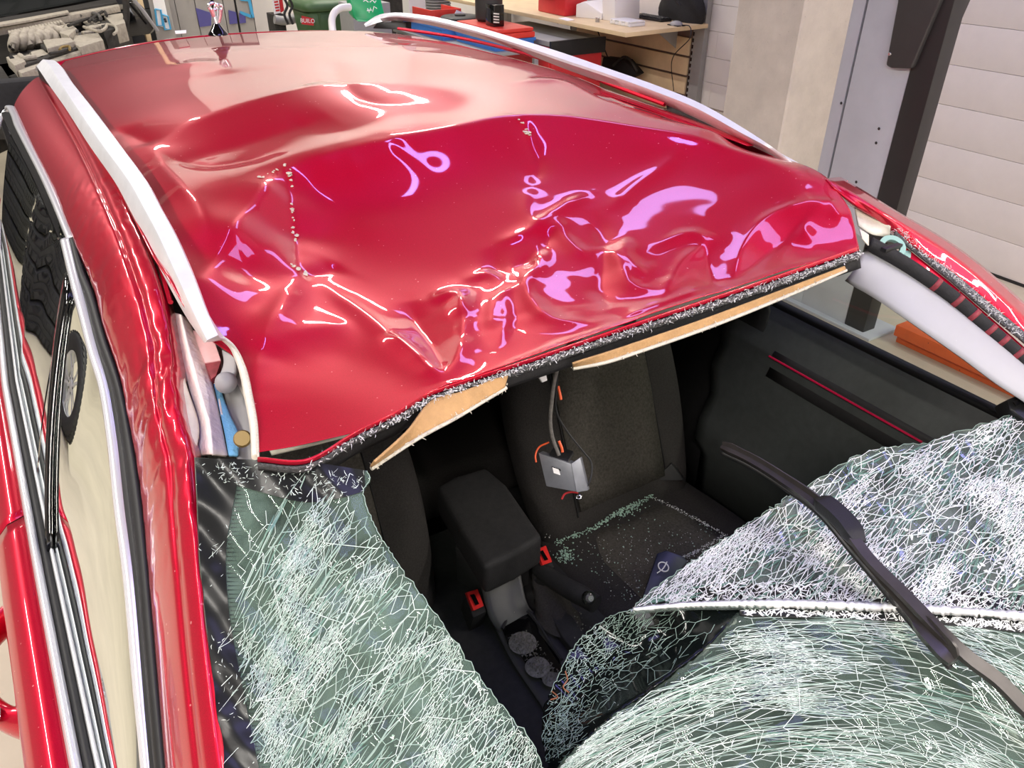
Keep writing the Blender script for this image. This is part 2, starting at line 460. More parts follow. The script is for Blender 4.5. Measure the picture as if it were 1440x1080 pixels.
def sheet_glass(name, veil, veil_rgb, scale, tint=(0.80, 0.88, 0.84), refl=1.0, ang=0.0, nets=((46, 150, .045), (110, 260, .06)), net_amt=0.75, line_rgb=(222, 234, 228)):
    """laminated sheet: see-through, milky where it is crushed to powder, with a net of fine cracks stretched along the sheet"""
    m = bpy.data.materials.new(name); m.use_nodes = True; MATS[name] = m
    nt = m.node_tree; nt.nodes.clear(); N = nt.nodes.new; L = nt.links.new
    out = N('ShaderNodeOutputMaterial')
    tc = N('ShaderNodeTexCoord')
    tr = N('ShaderNodeBsdfTransparent'); tr.inputs['Color'].default_value = (*tint, 1)
    gl = N('ShaderNodeBsdfGlossy'); gl.inputs['Roughness'].default_value = 0.03
    fr = N('ShaderNodeFresnel'); fr.inputs['IOR'].default_value = 1.5
    fm = N('ShaderNodeMath'); fm.operation = 'MULTIPLY'; fm.inputs[1].default_value = refl
    L(fr.outputs[0], fm.inputs[0])
    a = N('ShaderNodeMixShader')
    L(fm.outputs[0], a.inputs['Fac']); L(tr.outputs[0], a.inputs[1]); L(gl.outputs[0], a.inputs[2])
    df = N('ShaderNodeBsdfDiffuse'); df.inputs['Color'].default_value = (*s2l(veil_rgb), 1)
    n = N('ShaderNodeTexNoise'); n.inputs['Scale'].default_value = scale; n.inputs['Detail'].default_value = 8; n.inputs['Roughness'].default_value = 0.7
    L(tc.outputs['Object'], n.inputs['Vector'])
    r = N('ShaderNodeMapRange'); r.inputs['From Min'].default_value = 0.36; r.inputs['From Max'].default_value = 0.68
    r.inputs['To Min'].default_value = veil * 0.15; r.inputs['To Max'].default_value = veil
    L(n.outputs['Fac'], r.inputs['Value'])
    b = N('ShaderNodeMixShader')
    L(r.outputs['Result'], b.inputs['Fac']); L(a.outputs[0], b.inputs[1]); L(df.outputs[0], b.inputs[2])
    if not nets:
        L(b.outputs[0], out.inputs['Surface']); return
    # crack net
    wn = N('ShaderNodeTexNoise'); wn.inputs['Scale'].default_value = 9; wn.inputs['Detail'].default_value = 2
    L(tc.outputs['Object'], wn.inputs['Vector'])
    wv = N('ShaderNodeVectorMath'); wv.operation = 'SCALE'; wv.inputs['Scale'].default_value = 0.05
    L(wn.outputs['Color'], wv.inputs[0])
    ad = N('ShaderNodeVectorMath'); ad.operation = 'ADD'; L(tc.outputs['Object'], ad.inputs[0]); L(wv.outputs[0], ad.inputs[1])
    prev = None
    for (s1, s2, w) in nets:
        mp0 = N('ShaderNodeMapping'); mp0.inputs['Rotation'].default_value = (0, 0, -ang); L(ad.outputs[0], mp0.inputs['Vector'])
        mp = N('ShaderNodeMapping'); mp.inputs['Scale'].default_value = (s1, s2, 1.0); L(mp0.outputs[0], mp.inputs['Vector'])
        v = N('ShaderNodeTexVoronoi'); v.voronoi_dimensions = '2D'; v.feature = 'DISTANCE_TO_EDGE'; v.inputs['Scale'].default_value = 1.0
        L(mp.outputs[0], v.inputs['Vector'])
        lt = N('ShaderNodeMath'); lt.operation = 'LESS_THAN'; lt.inputs[1].default_value = w; L(v.outputs['Distance'], lt.inputs[0])
        if prev is None: prev = lt.outputs[0]
        else:
            mx = N('ShaderNodeMath'); mx.operation = 'MAXIMUM'; L(prev, mx.inputs[0]); L(lt.outputs[0], mx.inputs[1]); prev = mx.outputs[0]
    # the net is strong in some places, absent in others
    n2 = N('ShaderNodeTexNoise'); n2.inputs['Scale'].default_value = scale * .6; n2.inputs['Detail'].default_value = 3
    L(ad.outputs[0], n2.inputs['Vector'])
    r2 = N('ShaderNodeMapRange'); r2.inputs['From Min'].default_value = 0.40; r2.inputs['From Max'].default_value = 0.55; r2.inputs['To Max'].default_value = net_amt
    L(n2.outputs['Fac'], r2.inputs['Value'])
    mu = N('ShaderNodeMath'); mu.operation = 'MULTIPLY'; L(prev, mu.inputs[0]); L(r2.outputs['Result'], mu.inputs[1])
    dl_ = N('ShaderNodeBsdfDiffuse'); dl_.inputs['Color'].default_value = (*s2l(line_rgb), 1)
    e = N('ShaderNodeMixShader'); L(mu.outputs[0], e.inputs['Fac']); L(b.outputs[0], e.inputs[1]); L(dl_.outputs[0], e.inputs[2])
    L(e.outputs[0], out.inputs['Surface'])
sheet_glass('cracked_glass', 0.42, (140, 164, 150), 9, refl=0.35, ang=math.radians(72), nets=())
sheet_glass('streaked_glass', 0.26, (140, 160, 148), 9, refl=0.45, ang=math.radians(-31), nets=())
sheet_glass('crushed_glass', 0.22, (190, 204, 196), 12, refl=0.4, ang=math.radians(30), nets=(), line_rgb=(244, 246, 245))
mat('frit_black', (28, 29, 29), rough=0.28, spec=0.28, specks=0.10, speck_rgb=(170, 176, 172), speck_scale=90)
mat('frit_dark_glass', (14, 18, 17), rough=0.1, spec=0.3, var=0.3, vscale=10)
mat('crack_white', (202, 214, 207), rough=0.5, spec=0.6)
mat('crack_green', (138, 160, 149), rough=0.4, spec=0.6)
mat('crack_deep', (90, 124, 110), rough=0.3, spec=0.6)
mat('crush_white', (232, 234, 233), rough=0.6)
# ------------------------------------------------------------------ the workshop
WX, BY, LX, FY = 4.7, 11.2, -5.5, -6.0
def structure(o): o['kind'] = 'structure'; return o
structure(meshobj('floor', [(LX, FY, 0), (WX + .6, FY, 0), (WX + .6, BY, 0), (LX, BY, 0)], [(0, 1, 2, 3)], 'concrete_floor', smooth=False))
structure(meshobj('ceiling', [(LX, FY, CEIL), (LX, BY, CEIL), (WX + .6, BY, CEIL), (WX + .6, FY, CEIL)], [(0, 1, 2, 3)], 'ceiling_grey', smooth=False))
structure(box('wall_back', LX, WX + .6, BY, BY + .2, 0, CEIL, 'wall_white', bev=0))
structure(box('wall_left', LX - .2, LX, FY, BY, 0, CEIL, 'wall_dull', bev=0))
structure(box('wall_front', LX, WX + .6, FY - .2, FY, 0, CEIL, 'wall_white', bev=0))
# right wall of blocks: upper part plain, the blocks that show beside the pillar are separate
wr = structure(box('wall_right', WX + .41, WX + .6, FY, BY, 0, CEIL, 'wall_white', bev=0))
# courses of white blocks right of the rack
bw, bh = 0.5, 0.2
proto = None
for row in range(2, 10):
    for k in range(0, 4):
        y0 = 4.03 + k * bw - (0.25 if row % 2 else 0.0)
        if y0 < 3.7 or y0 > 5.4: continue
        z0 = row * bh
        if proto is None:
            proto = box('wall_block', 0, .058, .001, bw - .001, .001, bh - .001, 'wall_white', wr, bev=0.0025, seg=1)
            o = proto
        else:
            o = proto.copy(); COL.objects.link(o)
        o.location = (WX + .35, y0, z0)
# sectional door: white slats one above another
dr = structure(box('door_1', WX + .02, WX + .055, -5.5, 3.44, 0.0, CEIL - .6, 'door_panel_white', bev=0))
ph = 0.2205; proto = None
for k in range(0, 17):
    z0 = -0.012 + k * ph
    if proto is None:
        proto = box('door_panel', 0, .022, -5.5, 3.44, 0.0008, ph - .0008, 'door_panel_white', dr, bev=0.003, seg=2); o = proto
    else:
        o = proto.copy(); COL.objects.link(o)
    o.location = (WX, 0, z0 + 0.014)
# a narrow rubber lip below the slats
box('door_seal', WX - .004, WX + .02, -5.5, 3.44, 0.0, 0.018, 'black_rubber', dr, bev=0)
# concrete pillar between the bays
structure(box('trim_1', 4.18, WX + .41, 3.47, 4.02, 0, CEIL, 'concrete_pillar', bev=0.012, seg=1))
structure(box('wall_header', WX + .02, WX + .4, FY, 3.46, CEIL - .6, CEIL, 'wall_white', bev=0))
# dark slatted backdrop added on the back wall, darkens the roof's reflections
d2 = structure(box('dark_backdrop', LX + .05, 1.62, BY - .04, BY - .02, 0, CEIL - .25, 'backdrop_grey', bev=0))
proto = None
for k in range(22):
    if proto is None: proto = box('backdrop_slat', LX + .05, 1.62, -.018, 0, .003, .197, 'backdrop_grey', d2, bev=0.006, seg=1); o = proto
    else: o = proto.copy(); COL.objects.link(o)
    o.location = (0, BY - .04, k * .2)
# ------------------------------------------------------------------ the wrecked red car
car = thing('car', (0.7, 1.6, 0.0), 'red estate car with crushed roof and shattered windscreen', 'car')

# ---- height of the roof skin, from control points (pixel in the photograph, height) and free points (x, y, z)
def crown(x, y):
    k = np.where(np.asarray(x) < 0.72, 0.045, 0.020)
    return 1.505 - k * ((x - 0.72) / 0.62) ** 2 - 0.03 * ((y - 2.2) / 1.1) ** 2
ctrl_px = [
    # fold line over the dent
    (283, 392, 1.425), (330, 325, 1.435), (372, 268, 1.447), (405, 236, 1.455), (450, 222, 1.462), (500, 208, 1.468), (560, 197, 1.474),
    (640, 182, 1.480), (700, 172, 1.485), (740, 166, 1.487), (800, 170, 1.485), (860, 177, 1.480), (930, 190, 1.474), (1000, 206, 1.468),
    (1060, 222, 1.462), (1110, 238, 1.458), (1165, 256, 1.452),
    # just behind the fold: almost level
    (380, 215, 1.458), (480, 185, 1.472), (620, 160, 1.484), (760, 150, 1.490), (900, 165, 1.484), (1010, 188, 1.472),
    # face below the fold
    (440, 262, 1.425), (520, 245, 1.432), (600, 232, 1.437), (700, 215, 1.446), (770, 208, 1.450), (860, 215, 1.448), (950, 225, 1.445), (1040, 245, 1.444),
    (430, 330, 1.385), (520, 320, 1.380), (620, 305, 1.385), (700, 290, 1.395), (800, 280, 1.402), (900, 280, 1.408), (1000, 290, 1.415), (1090, 290, 1.425), (1150, 290, 1.432),
    (345, 380, 1.400), (360, 430, 1.385), (400, 450, 1.372), (480, 420, 1.352), (560, 410, 1.348), (640, 390, 1.352), (720, 370, 1.365), (800, 360, 1.374), (900, 350, 1.386), (1000, 340, 1.395), (1100, 330, 1.405),
    (350, 500, 1.372), (420, 530, 1.362), (480, 500, 1.352), (560, 480, 1.350), (640, 460, 1.350), (720, 440, 1.358), (820, 420, 1.368), (920, 400, 1.378), (1040, 365, 1.388), (1130, 350, 1.396),
    (400, 590, 1.366), (470, 560, 1.362), (560, 530, 1.356),
    # header edge
    (364, 642, 1.370), (430, 646, 1.370), (500, 607, 1.368), (560, 577, 1.366), (600, 553, 1.364), (625, 543, 1.364), (720, 512, 1.366), (800, 485, 1.370), (900, 451, 1.376), (1000, 418, 1.382), (1100, 384, 1.390), (1208, 346, 1.398),
    (330, 480, 1.382), (352, 560, 1.372), (1195, 300, 1.425), (1180, 275, 1.44),
]
pts = [tuple(PZ(a, b, z)) for a, b, z in ctrl_px]
for y in (1.95, 2.3, 2.7, 3.05, 3.4):
    for x in (0.08, 0.3, 0.52, 0.74, 0.96, 1.18, 1.38):
        pts.append((x, y, crown(x, y)))
for (x, y, dz) in [(0.11, 1.3, 0.0), (0.11, 1.55, 0.0), (0.12, 1.75, 0.0), (1.38, 1.25, 0), (1.40, 1.5, 0), (1.42, 1.7, 0)]:
    pts.append((x, y, crown(x, y) - (0.01 if x < 1 else 0.034 if y < 1.4 else 0.016)))
pts = np.array(pts)
def tps_fit(p, lam=1e-4):
    n = len(p); d = np.linalg.norm(p[:, None, :2] - p[None, :, :2], axis=2)
    K = np.where(d > 1e-9, d * d * np.log(d + 1e-12), 0) + lam * np.eye(n)
    A = np.zeros((n + 3, n + 3)); A[:n, :n] = K; A[:n, n] = 1; A[:n, n+1:] = p[:, :2]; A[n, :n] = 1; A[n+1:, :n] = p[:, :2].T
    return np.linalg.solve(A, np.concatenate([p[:, 2], np.zeros(3)]))
TW = tps_fit(pts)
def base_h(x, y):
    x = np.asarray(x, float); y = np.asarray(y, float)
    sh = x.shape; q = np.stack([x.ravel(), y.ravel()], 1); out = np.zeros(len(q)); n = len(pts)
    for s in range(0, len(q), 20000):
        qq = q[s:s+20000]
        d2 = ((qq[:, None, :] - pts[None, :, :2]) ** 2).sum(2)
        out[s:s+20000] = (0.5 * d2 * np.log(d2 + 1e-18)) @ TW[:n] + TW[n] + qq @ TW[n+1:]
    return out.reshape(sh)
def on_roof(px, py):
    """where a ray through a pixel meets the smooth dented skin"""
    d = ray(px, py); lo = (1.56 - CAM.z) / d.z
    ts = lo + np.linspace(0, 1.2, 160)
    X = CAM.x + d.x * ts; Y = CAM.y + d.y * ts; Z = CAM.z + d.z * ts
    f = Z - base_h(X, Y)
    k = np.where(f < 0)[0]
    k = int(k[0]) if len(k) else len(ts) - 1
    k = max(1, k)
    a = f[k-1] / (f[k-1] - f[k] + 1e-12)
    t = ts[k-1] + a * (ts[k] - ts[k-1])
    return CAM + d * t

# creases pressed into the sheet: (pixels along the crease, height at the crest, half width)
CREASES = [
    ([(283, 392), (330, 325), (372, 268), (405, 236)], 0.010, 0.016),
    ([(405, 236), (480, 212), (560, 197), (640, 182), (735, 165), (830, 172), (940, 190), (1040, 217), (1165, 256)], 0.010, 0.022),
    ([(408, 240), (410, 290), (415, 345), (418, 384)], -0.010, 0.020),
    ([(418, 384), (450, 382), (480, 372)], -0.008, 0.018),
    ([(418, 384), (400, 430), (365, 500), (358, 560)], 0.009, 0.022),
    ([(440, 388), (520, 450), (600, 520), (628, 542)], 0.008, 0.025),
    ([(735, 165), (745, 195), (755, 225), (748, 262)], -0.010, 0.018),
    ([(748, 262), (742, 300), (770, 330)], 0.006, 0.02),
    ([(628, 540), (590, 505), (555, 480), (540, 470)], 0.010, 0.018),
    ([(628, 540), (610, 490), (580, 440), (575, 420)], -0.010, 0.018),
    ([(628, 540), (650, 480), (640, 420), (600, 425)], 0.010, 0.018),
    ([(600, 425), (645, 415), (640, 455)], 0.008, 0.013),
    ([(640, 400), (690, 385), (715, 440), (700, 500)], 0.011, 0.016),
    ([(690, 345), (700, 380), (720, 450), (700, 500)], -0.010, 0.018),
    ([(690, 345), (740, 330), (775, 305), (830, 270)], 0.010, 0.016),
    ([(745, 330), (760, 370), (740, 400), (775, 450), (830, 455)], 0.010, 0.014),
    ([(785, 305), (790, 330), (830, 365), (835, 365)], 0.009, 0.015),
    ([(740, 400), (700, 420), (690, 470)], 0.006, 0.014),
    ([(780, 320), (750, 360), (720, 380)], -0.008, 0.015),
    ([(850, 340), (870, 370), (890, 405), (920, 410)], 0.010, 0.017),
    ([(830, 290), (850, 340), (845, 400), (860, 440)], -0.009, 0.020),
    ([(880, 330), (882, 362), (910, 395)], 0.007, 0.012),
    ([(905, 352), (975, 330), (990, 340), (960, 370), (925, 430)], 0.008, 0.016),
    ([(990, 330), (1000, 380), (1010, 410)], -0.008, 0.02),
    ([(1000, 405), (930, 430), (870, 450)], 0.006, 0.018),
    ([(1030, 395), (1045, 350), (1080, 310), (1165, 280)], 0.012, 0.02),
    ([(1030, 397), (1090, 345), (1165, 282)], -0.007, 0.014),
    ([(1165, 280), (1130, 320), (1140, 345)], 0.008, 0.014),
    ([(1165, 280), (1180, 310)], 0.006, 0.012),
    ([(960, 205), (935, 235), (895, 262), (850, 300)], 0.008, 0.02),
    ([(560, 205), (520, 232), (480, 240)], 0.005, 0.03),
    ([(400, 300), (370, 350), (330, 400)], -0.006, 0.03),
    ([(360, 500), (420, 470), (500, 455)], 0.006, 0.03),
    ([(640, 540), (720, 512), (800, 485), (1000, 418), (1195, 350)], 0.006, 0.010),
    # rear half: shallow buckles
    ([(215, 205), (260, 180), (330, 155), (400, 135), (470, 120), (560, 118)], 0.012, 0.05),
    ([(230, 230), (320, 205), (400, 180), (470, 160)], -0.012, 0.05),
    ([(470, 85), (480, 115), (520, 140), (590, 145)], -0.010, 0.05),
    ([(230, 95), (290, 90), (330, 105)], 0.008, 0.06),
    ([(560, 60), (580, 75), (620, 78), (700, 92)], 0.008, 0.05),
    ([(700, 120), (780, 115), (850, 145), (900, 165)], 0.009, 0.035),
    ([(160, 180), (190, 190), (215, 205)], -0.008, 0.03),
    ([(215, 205), (250, 260), (285, 300), (300, 370)], 0.010, 0.03),
    ([(240, 220), (300, 230), (380, 215)], -0.008, 0.03),
]
CR = []
for pl, a, w in CREASES:
    P = np.array([tuple(on_roof(*p))[:2] for p in pl])
    P = catmull(P, 26) if len(P) > 2 else linear(P, 14)
    CR.append((P, a * 1.15, w * 1.3))
CELLS = nrng.rand(260, 2) * np.array([1.3, 1.1]) + np.array([0.08, 0.68])
def roof_h(x, y):
    x = np.asarray(x, float); y = np.asarray(y, float); sh = x.shape
    q = np.stack([x.ravel(), y.ravel()], 1)
    h = base_h(q[:, 0], q[:, 1])
    for P, a, w in CR:
        lo = P.min(0) - 6 * w; hi = P.max(0) + 6 * w
        idx = np.where((q[:, 0] > lo[0]) & (q[:, 0] < hi[0]) & (q[:, 1] > lo[1]) & (q[:, 1] < hi[1]))[0]
        if not len(idx): continue
        best = np.full(len(idx), 9.0); tt = np.zeros(len(idx)); n = len(P) - 1
        for i in range(n):
            A, B = P[i], P[i+1]; d = B - A; L = d @ d + 1e-12
            u = np.clip(((q[idx] - A) @ d) / L, 0, 1)
            dist = np.linalg.norm(q[idx] - A - u[:, None] * d, axis=1)
            k = dist < best; best[k] = dist[k]; tt[k] = (i + u[k]) / n
        prof = np.exp(-np.sqrt((best / w) ** 2 + 0.02) * 1.15)
        taper = np.clip(np.sin(np.pi * np.clip(tt, 0.03, 0.97)) * 1.6, 0, 1)
        h[idx] += 0.85 * a * prof * taper
    # crumpled facets in the pushed in front
    d = np.sqrt(((q[:, None, :] - CELLS[None]) ** 2).sum(2)) if len(q) < 3000 else None
    f = np.zeros(len(q))
    for s in range(0, len(q), 8000):
        dd = ((q[s:s+8000, None, :] - CELLS[None]) ** 2).sum(2)
        dd = np.sqrt(np.partition(dd, 1, axis=1)[:, :2]); f[s:s+8000] = dd[:, 1] - dd[:, 0]
    cx, cy = 0.62, 0.98
    mask = np.exp(-(((q[:, 0] - 0.66) / 0.26) ** 2 + ((q[:, 1] - 0.92) / 0.13) ** 2))
    h += 0.02 * np.minimum(f, 0.06) * mask
    return h.reshape(sh)

# ---- skin mesh: laid out across the car (s) and along it (t)
HEAD = np.array([tuple(PZ(a, b, z)) for a, b, z in [(362, 643, 1.370), (430, 646, 1.370), (500, 607, 1.368), (560, 577, 1.366), (600, 553, 1.364), (625, 543, 1.364), (720, 512, 1.366), (800, 485, 1.370), (900, 451, 1.376), (1000, 418, 1.382), (1100, 384, 1.390), (1208, 346, 1.398)]])
HEAD[0][1] = 0.775; HEAD[1][1] = max(HEAD[1][1], 0.765)
LEFT = np.array([(HEAD[0][0], HEAD[0][1]), (0.128, 0.83), (0.150, 0.93), (0.150, 1.0), (0.125, 1.06), (0.108, 1.25), (0.108, 1.7), (0.108, 2.4), (0.10, 3.0), (0.16, 3.33)])
RIGHT = np.array([(HEAD[-1][0], HEAD[-1][1]), (1.265, 0.86), (1.30, 0.93), (1.33, 1.0), (1.365, 1.15), (1.395, 1.4), (1.41, 1.8), (1.41, 2.4), (1.39, 3.0), (1.31, 3.33)])
NS, NT = 300, 400
S = np.linspace(0, 1, NS); Tt = np.linspace(0, 1, NT) ** 1.55
Lc = catmull(LEFT, 400); Rc = catmull(RIGHT, 400)
hx = HEAD[:, 0]; hy = HEAD[:, 1]
GX = np.zeros((NT, NS)); GY = np.zeros((NT, NS))
yl = Lc[0, 1] + (Lc[-1, 1] - Lc[0, 1]) * Tt; yr = Rc[0, 1] + (Rc[-1, 1] - Rc[0, 1]) * Tt
xl = np.interp(yl, Lc[:, 1], Lc[:, 0]); xr = np.interp(yr, Rc[:, 1], Rc[:, 0])
for i in range(NT):
    GX[i] = xl[i] + (xr[i] - xl[i]) * S
    y0 = yl[i] + (yr[i] - yl[i]) * S
    lin = yl[0] + (yr[0] - yl[0]) * S
    xs0 = xl[0] + (xr[0] - xl[0]) * S
    bow = np.interp(xs0, hx, hy) - lin
    rear = 0.10 * (1 - (2 * S - 1) ** 2)
    GY[i] = y0 + bow * (1 - Tt[i]) ** 3 + rear * Tt[i] ** 2
GZ = roof_h(GX, GY)
# round the sheet's creases a little
def blur(Z, n):
    for _ in range(n):
        Zp = np.pad(Z, 1, mode='edge')
        Z = (Zp[1:-1, 1:-1] * 4 + Zp[:-2, 1:-1] + Zp[2:, 1:-1] + Zp[1:-1, :-2] + Zp[1:-1, 2:]) / 8
    return Z
GZ = blur(GZ, 7)
rows = np.stack([GX, GY, GZ], 2)
roof = gridmesh('roof_panel', rows, 'red_metallic_paint', car, thick=0.0012)
roof['label'] = 'crushed red roof skin with a deep fold and crumpled front'
def roof_at(px, py, lift=0.0):
    """point of the finished skin under a pixel"""
    d = ray(px, py); ts = (1.56 - CAM.z) / d.z + np.linspace(0, 1.2, 240)
    X = CAM.x + d.x * ts; Y = CAM.y + d.y * ts; Z = CAM.z + d.z * ts
    f = Z - roof_h(X, Y)
    k = np.where(f < 0)[0]; k = max(1, int(k[0]) if len(k) else len(ts) - 1)
    a = f[k-1] / (f[k-1] - f[k] + 1e-12); t = ts[k-1] + a * (ts[k] - ts[k-1])
    p = CAM + d * t
    return Vector((p.x, p.y, p.z + lift))
# ------------------------------------------------------------------ left body side: door frame, pillar, glass, belt line
def rowpx(lst, n, lin=False):
    P = [tuple(PZ(a, b, z)) for a, b, z in lst]
    return (linear if lin else catmull)(P, n)
R0 = [(20,150,1.36),(45,205,1.365),(75,265,1.365),(105,340,1.36),(130,400,1.345),(150,470,1.325),(172,540,1.30),(188,620,1.26),(198,680,1.235),(208,780,1.19),(220,920,1.13),(234,1080,1.08),(244,1200,1.03)]
R2 = [(75,100,1.435),(130,190,1.44),(175,280,1.438),(213,370,1.42),(230,420,1.40),(236,450,1.385),(246,520,1.36),(258,590,1.34),(272,645,1.325),(273,700,1.31),(279,780,1.285),(290,900,1.245),(312,1080,1.19),(330,1200,1.15)]
NL, NW = 260, 40
a0 = rowpx(R0, NL); a2 = rowpx(R2, NL)
rows = []
for j in range(NW + 1):
    v = j / NW
    r = a0 * (1 - v) + a2 * v
    bul = 0.020 * (4 * v * (1 - v)) ** 0.8
    r = r + np.array([-0.25, 0, 0.97]) * bul
    r[:, 2] -= 0.006 * math.exp(-((v - 0.74) / 0.05) ** 2)          # the drip groove along the pillar
    for i in range(NL):
        y = r[i][1]
        amp = math.exp(-((y - 0.98) / 0.17) ** 2) * (0.35 + 0.65 * v) + 0.22 * math.exp(-((y - 1.5) / 0.5) ** 2)
        n1 = mnoise.noise(Vector((r[i][0] * 11, y * 8, 3.1))); n2 = mnoise.noise(Vector((r[i][0] * 34, y * 26, 9.7)))
        n3 = abs(mnoise.noise(Vector((r[i][0] * 70, y * 50, 1.7))))
        r[i] += np.array([-0.4, 0, 0.9]) * amp * (0.012 * n1 + 0.010 * abs(n2) + 0.008 * n3 * v)
    rows.append(r)
side = gridmesh('body_side', rows, 'red_metallic_paint', car, thick=0.0012, flip=True)
side['label'] = 'dented red roof side and windscreen pillar above the door frame'
# returned edge of the pillar towards the windscreen
e2 = rows[-1]
down = e2 + np.array([0.012, 0.004, -0.03])
gridmesh('pillar_return', [e2, down], 'red_metallic_paint', side, thick=0.001)

# chrome and rubber along the door frame
def strip(name, left, right, m, parent, n=120, lift=0.004, thick=0.006, lin=False):
    L = rowpx(left, n, lin); Rr = rowpx(right, n, lin)
    mid = (L + Rr) / 2 + np.array([-0.3, 0, 0.9]) * lift
    q1 = L * .8 + Rr * .2 + np.array([-0.3, 0, 0.9]) * lift * .8; q2 = L * .2 + Rr * .8 + np.array([-0.3, 0, 0.9]) * lift * .8
    return gridmesh(name, [L, q1, mid, q2, Rr], m, parent, thick=thick, flip=True)
front_chrome = [(94,340,1.347),(110,405,1.328),(122,450,1.312),(135,500,1.296),(149,545,1.278),(161,620,1.243),(172,720,1.20),(184,810,1.16),(197,950,1.10),(210,1080,1.055),(220,1200,1.01)]
def shiftpx(l, dx, dz=0.0, dy=0): return [(a + dx, b + dy, z + dz) for a, b, z in l]
fdoor = strip('front_door_frame_chrome', shiftpx(front_chrome, -5), shiftpx(front_chrome, 5), 'satin_chrome', car)
rub_r = [(105,338,1.352),(118,385,1.342),(130,412,1.335),(150,480,1.315),(172,545,1.292),(188,625,1.252),(198,690,1.225),(208,785,1.183),(220,925,1.122),(234,1080,1.072),(244,1200,1.02)]
rub_m = [((a[0]+b[0])/2, (a[1]+b[1])/2, (a[2]+b[2])/2 - 0.002) for a, b in zip(shiftpx(front_chrome, 5), rub_r)]
strip('door_seal', shiftpx(front_chrome, 4, -0.004), rub_m, 'black_rubber', car, lift=0.003)
strip('door_seal', rub_m, rub_r, 'black_rubber', car, lift=0.004)
rear_chrome = [(-6,185,1.30),(2,163,1.325),(11,153,1.345),(20,160,1.352),(27,178,1.355),(46,215,1.358),(64,250,1.358),(80,285,1.357),(102,338,1.35)]
strip('rear_door_frame_chrome', shiftpx(rear_chrome, -4), shiftpx(rear_chrome, 5), 'satin_chrome', car)
# black frame inside the rear door chrome
strip('rear_door_frame', shiftpx(rear_chrome[3:], -16, -0.02), shiftpx(rear_chrome[3:], -3, -0.006), 'gloss_black', car, lift=0.002)

def belt_x(y): return float(np.interp(y, [0.3, 0.8, 1.216, 1.94, 2.9, 3.4], [-0.168, -0.194, -0.21, -0.234, -0.236, -0.22]))
ys = np.linspace(0.45, 3.2, 90)
def belt(name, o0, o1, z0, z1, m, lift, parent=car):
    A = [(belt_x(y) + o0, y, z0) for y in ys]; Mi = [(belt_x(y) + (o0 + o1) / 2, y, (z0 + z1) / 2 + lift) for y in ys]; B = [(belt_x(y) + o1, y, z1) for y in ys]
    return gridmesh(name, [A, Mi, B], m, parent, thick=0.008, flip=True)
belt('belt_molding', 0.0, 0.015, 0.950, 0.952, 'satin_chrome', 0.006)
belt('belt_seal', 0.015, 0.029, 0.950, 0.952, 'black_rubber', 0.003)
belt('belt_seal_chrome', 0.029, 0.036, 0.953, 0.955, 'satin_chrome', 0.003)
# door skins
prof = [(0.0, .946), (-.03, .938), (-.055, .912), (-.066, .87), (-.074, .80), (-.078, .70), (-.07, .55), (-.05, .38), (-.01, .26)]
for nm, y0, y1 in (('front_door', 0.30, 1.395), ('rear_door', 1.40, 2.45)):
    yy = np.linspace(y0, y1, 40)
    d = gridmesh(nm, [[(belt_x(y) + o, y, z) for y in yy] for o, z in prof], 'red_metallic_paint', car, thick=0.002, flip=True)
    if nm == 'front_door': front_door = d
# rest of the shell (out of the picture, seen only from aside)
qp = [(-.0, .946), (-.05, .91), (-.07, .8), (-.07, .5), (-.02, .26)]
gridmesh('rear_quarter', [[(belt_x(y) + o + 0.06 * max(0, (y - 2.9)) , y, z) for y in np.linspace(2.455, 3.5, 20)] for o, z in qp], 'red_metallic_paint', car, thick=0.002, flip=True)
gridmesh('front_wing', [[(belt_x(y) + o, y, z - 0.12 * max(0, 0.25 - y)) for y in np.linspace(-0.75, 0.295, 20)] for o, z in qp], 'red_metallic_paint', car, thick=0.002, flip=True)

# side glass: one sheet per door, split at the pillar
top = [(17,170,1.345),(42,225,1.35),(74,290,1.35),(90,345,1.345),(106,410,1.325),(130,500,1.292),(144,545,1.273),(156,620,1.238),(168,720,1.195),(180,810,1.155),(193,950,1.095),(205,1080,1.05),(214,1200,1.005)]
tp = rowpx(top, 160)
def glass_sheet(name, y0, y1, label):
    sel = tp[(tp[:, 1] >= y0) & (tp[:, 1] <= y1)]
    rows = []
    for k in range(13):
        v = k / 12
        r = []
        for p in sel:
            bx = belt_x(p[1]) + 0.034
            x = p[0] * (1 - v) + bx * v - 0.010 * 4 * v * (1 - v)
            r.append((x, p[1], p[2] * (1 - v) + 0.945 * v))
        rows.append(r)
    g = gridmesh(name, rows, 'tinted_glass', car)
    g['label'] = label
    return g
glass_sheet('front_door_glass', 0.40, 1.53, 'front side window reflecting the workshop floor')
glass_sheet('rear_door_glass', 1.531, 3.2, 'dark rear side window')
# black pillar between the doors
bp = []
for k in range(13):
    v = k / 12
    y = 1.53 - 0.25 * v ** 1.25
    pz = np.interp(y, tp[::-1, 1], tp[::-1, 2]); px_ = np.interp(y, tp[::-1, 1], tp[::-1, 0])
    x = px_ * (1 - v) + (belt_x(y) + 0.034) * v - 0.010 * 4 * v * (1 - v) - 0.006
    z = pz * (1 - v) + 0.95 * v
    w_ = 1 + .7 * (1 - v) ** 2
    bp.append([(x + 0.006, y - 0.022, z), (x - 0.003, y - 0.018, z), (x - 0.003, y - 0.003, z), (x + 0.003, y, z), (x - 0.004, y + 0.004, z), (x - 0.003, y + 0.022 * w_, z), (x + 0.006, y + 0.030 * w_, z)])
gridmesh('door_pillar_cover', bp, 'gloss_black', car, thick=0.004)
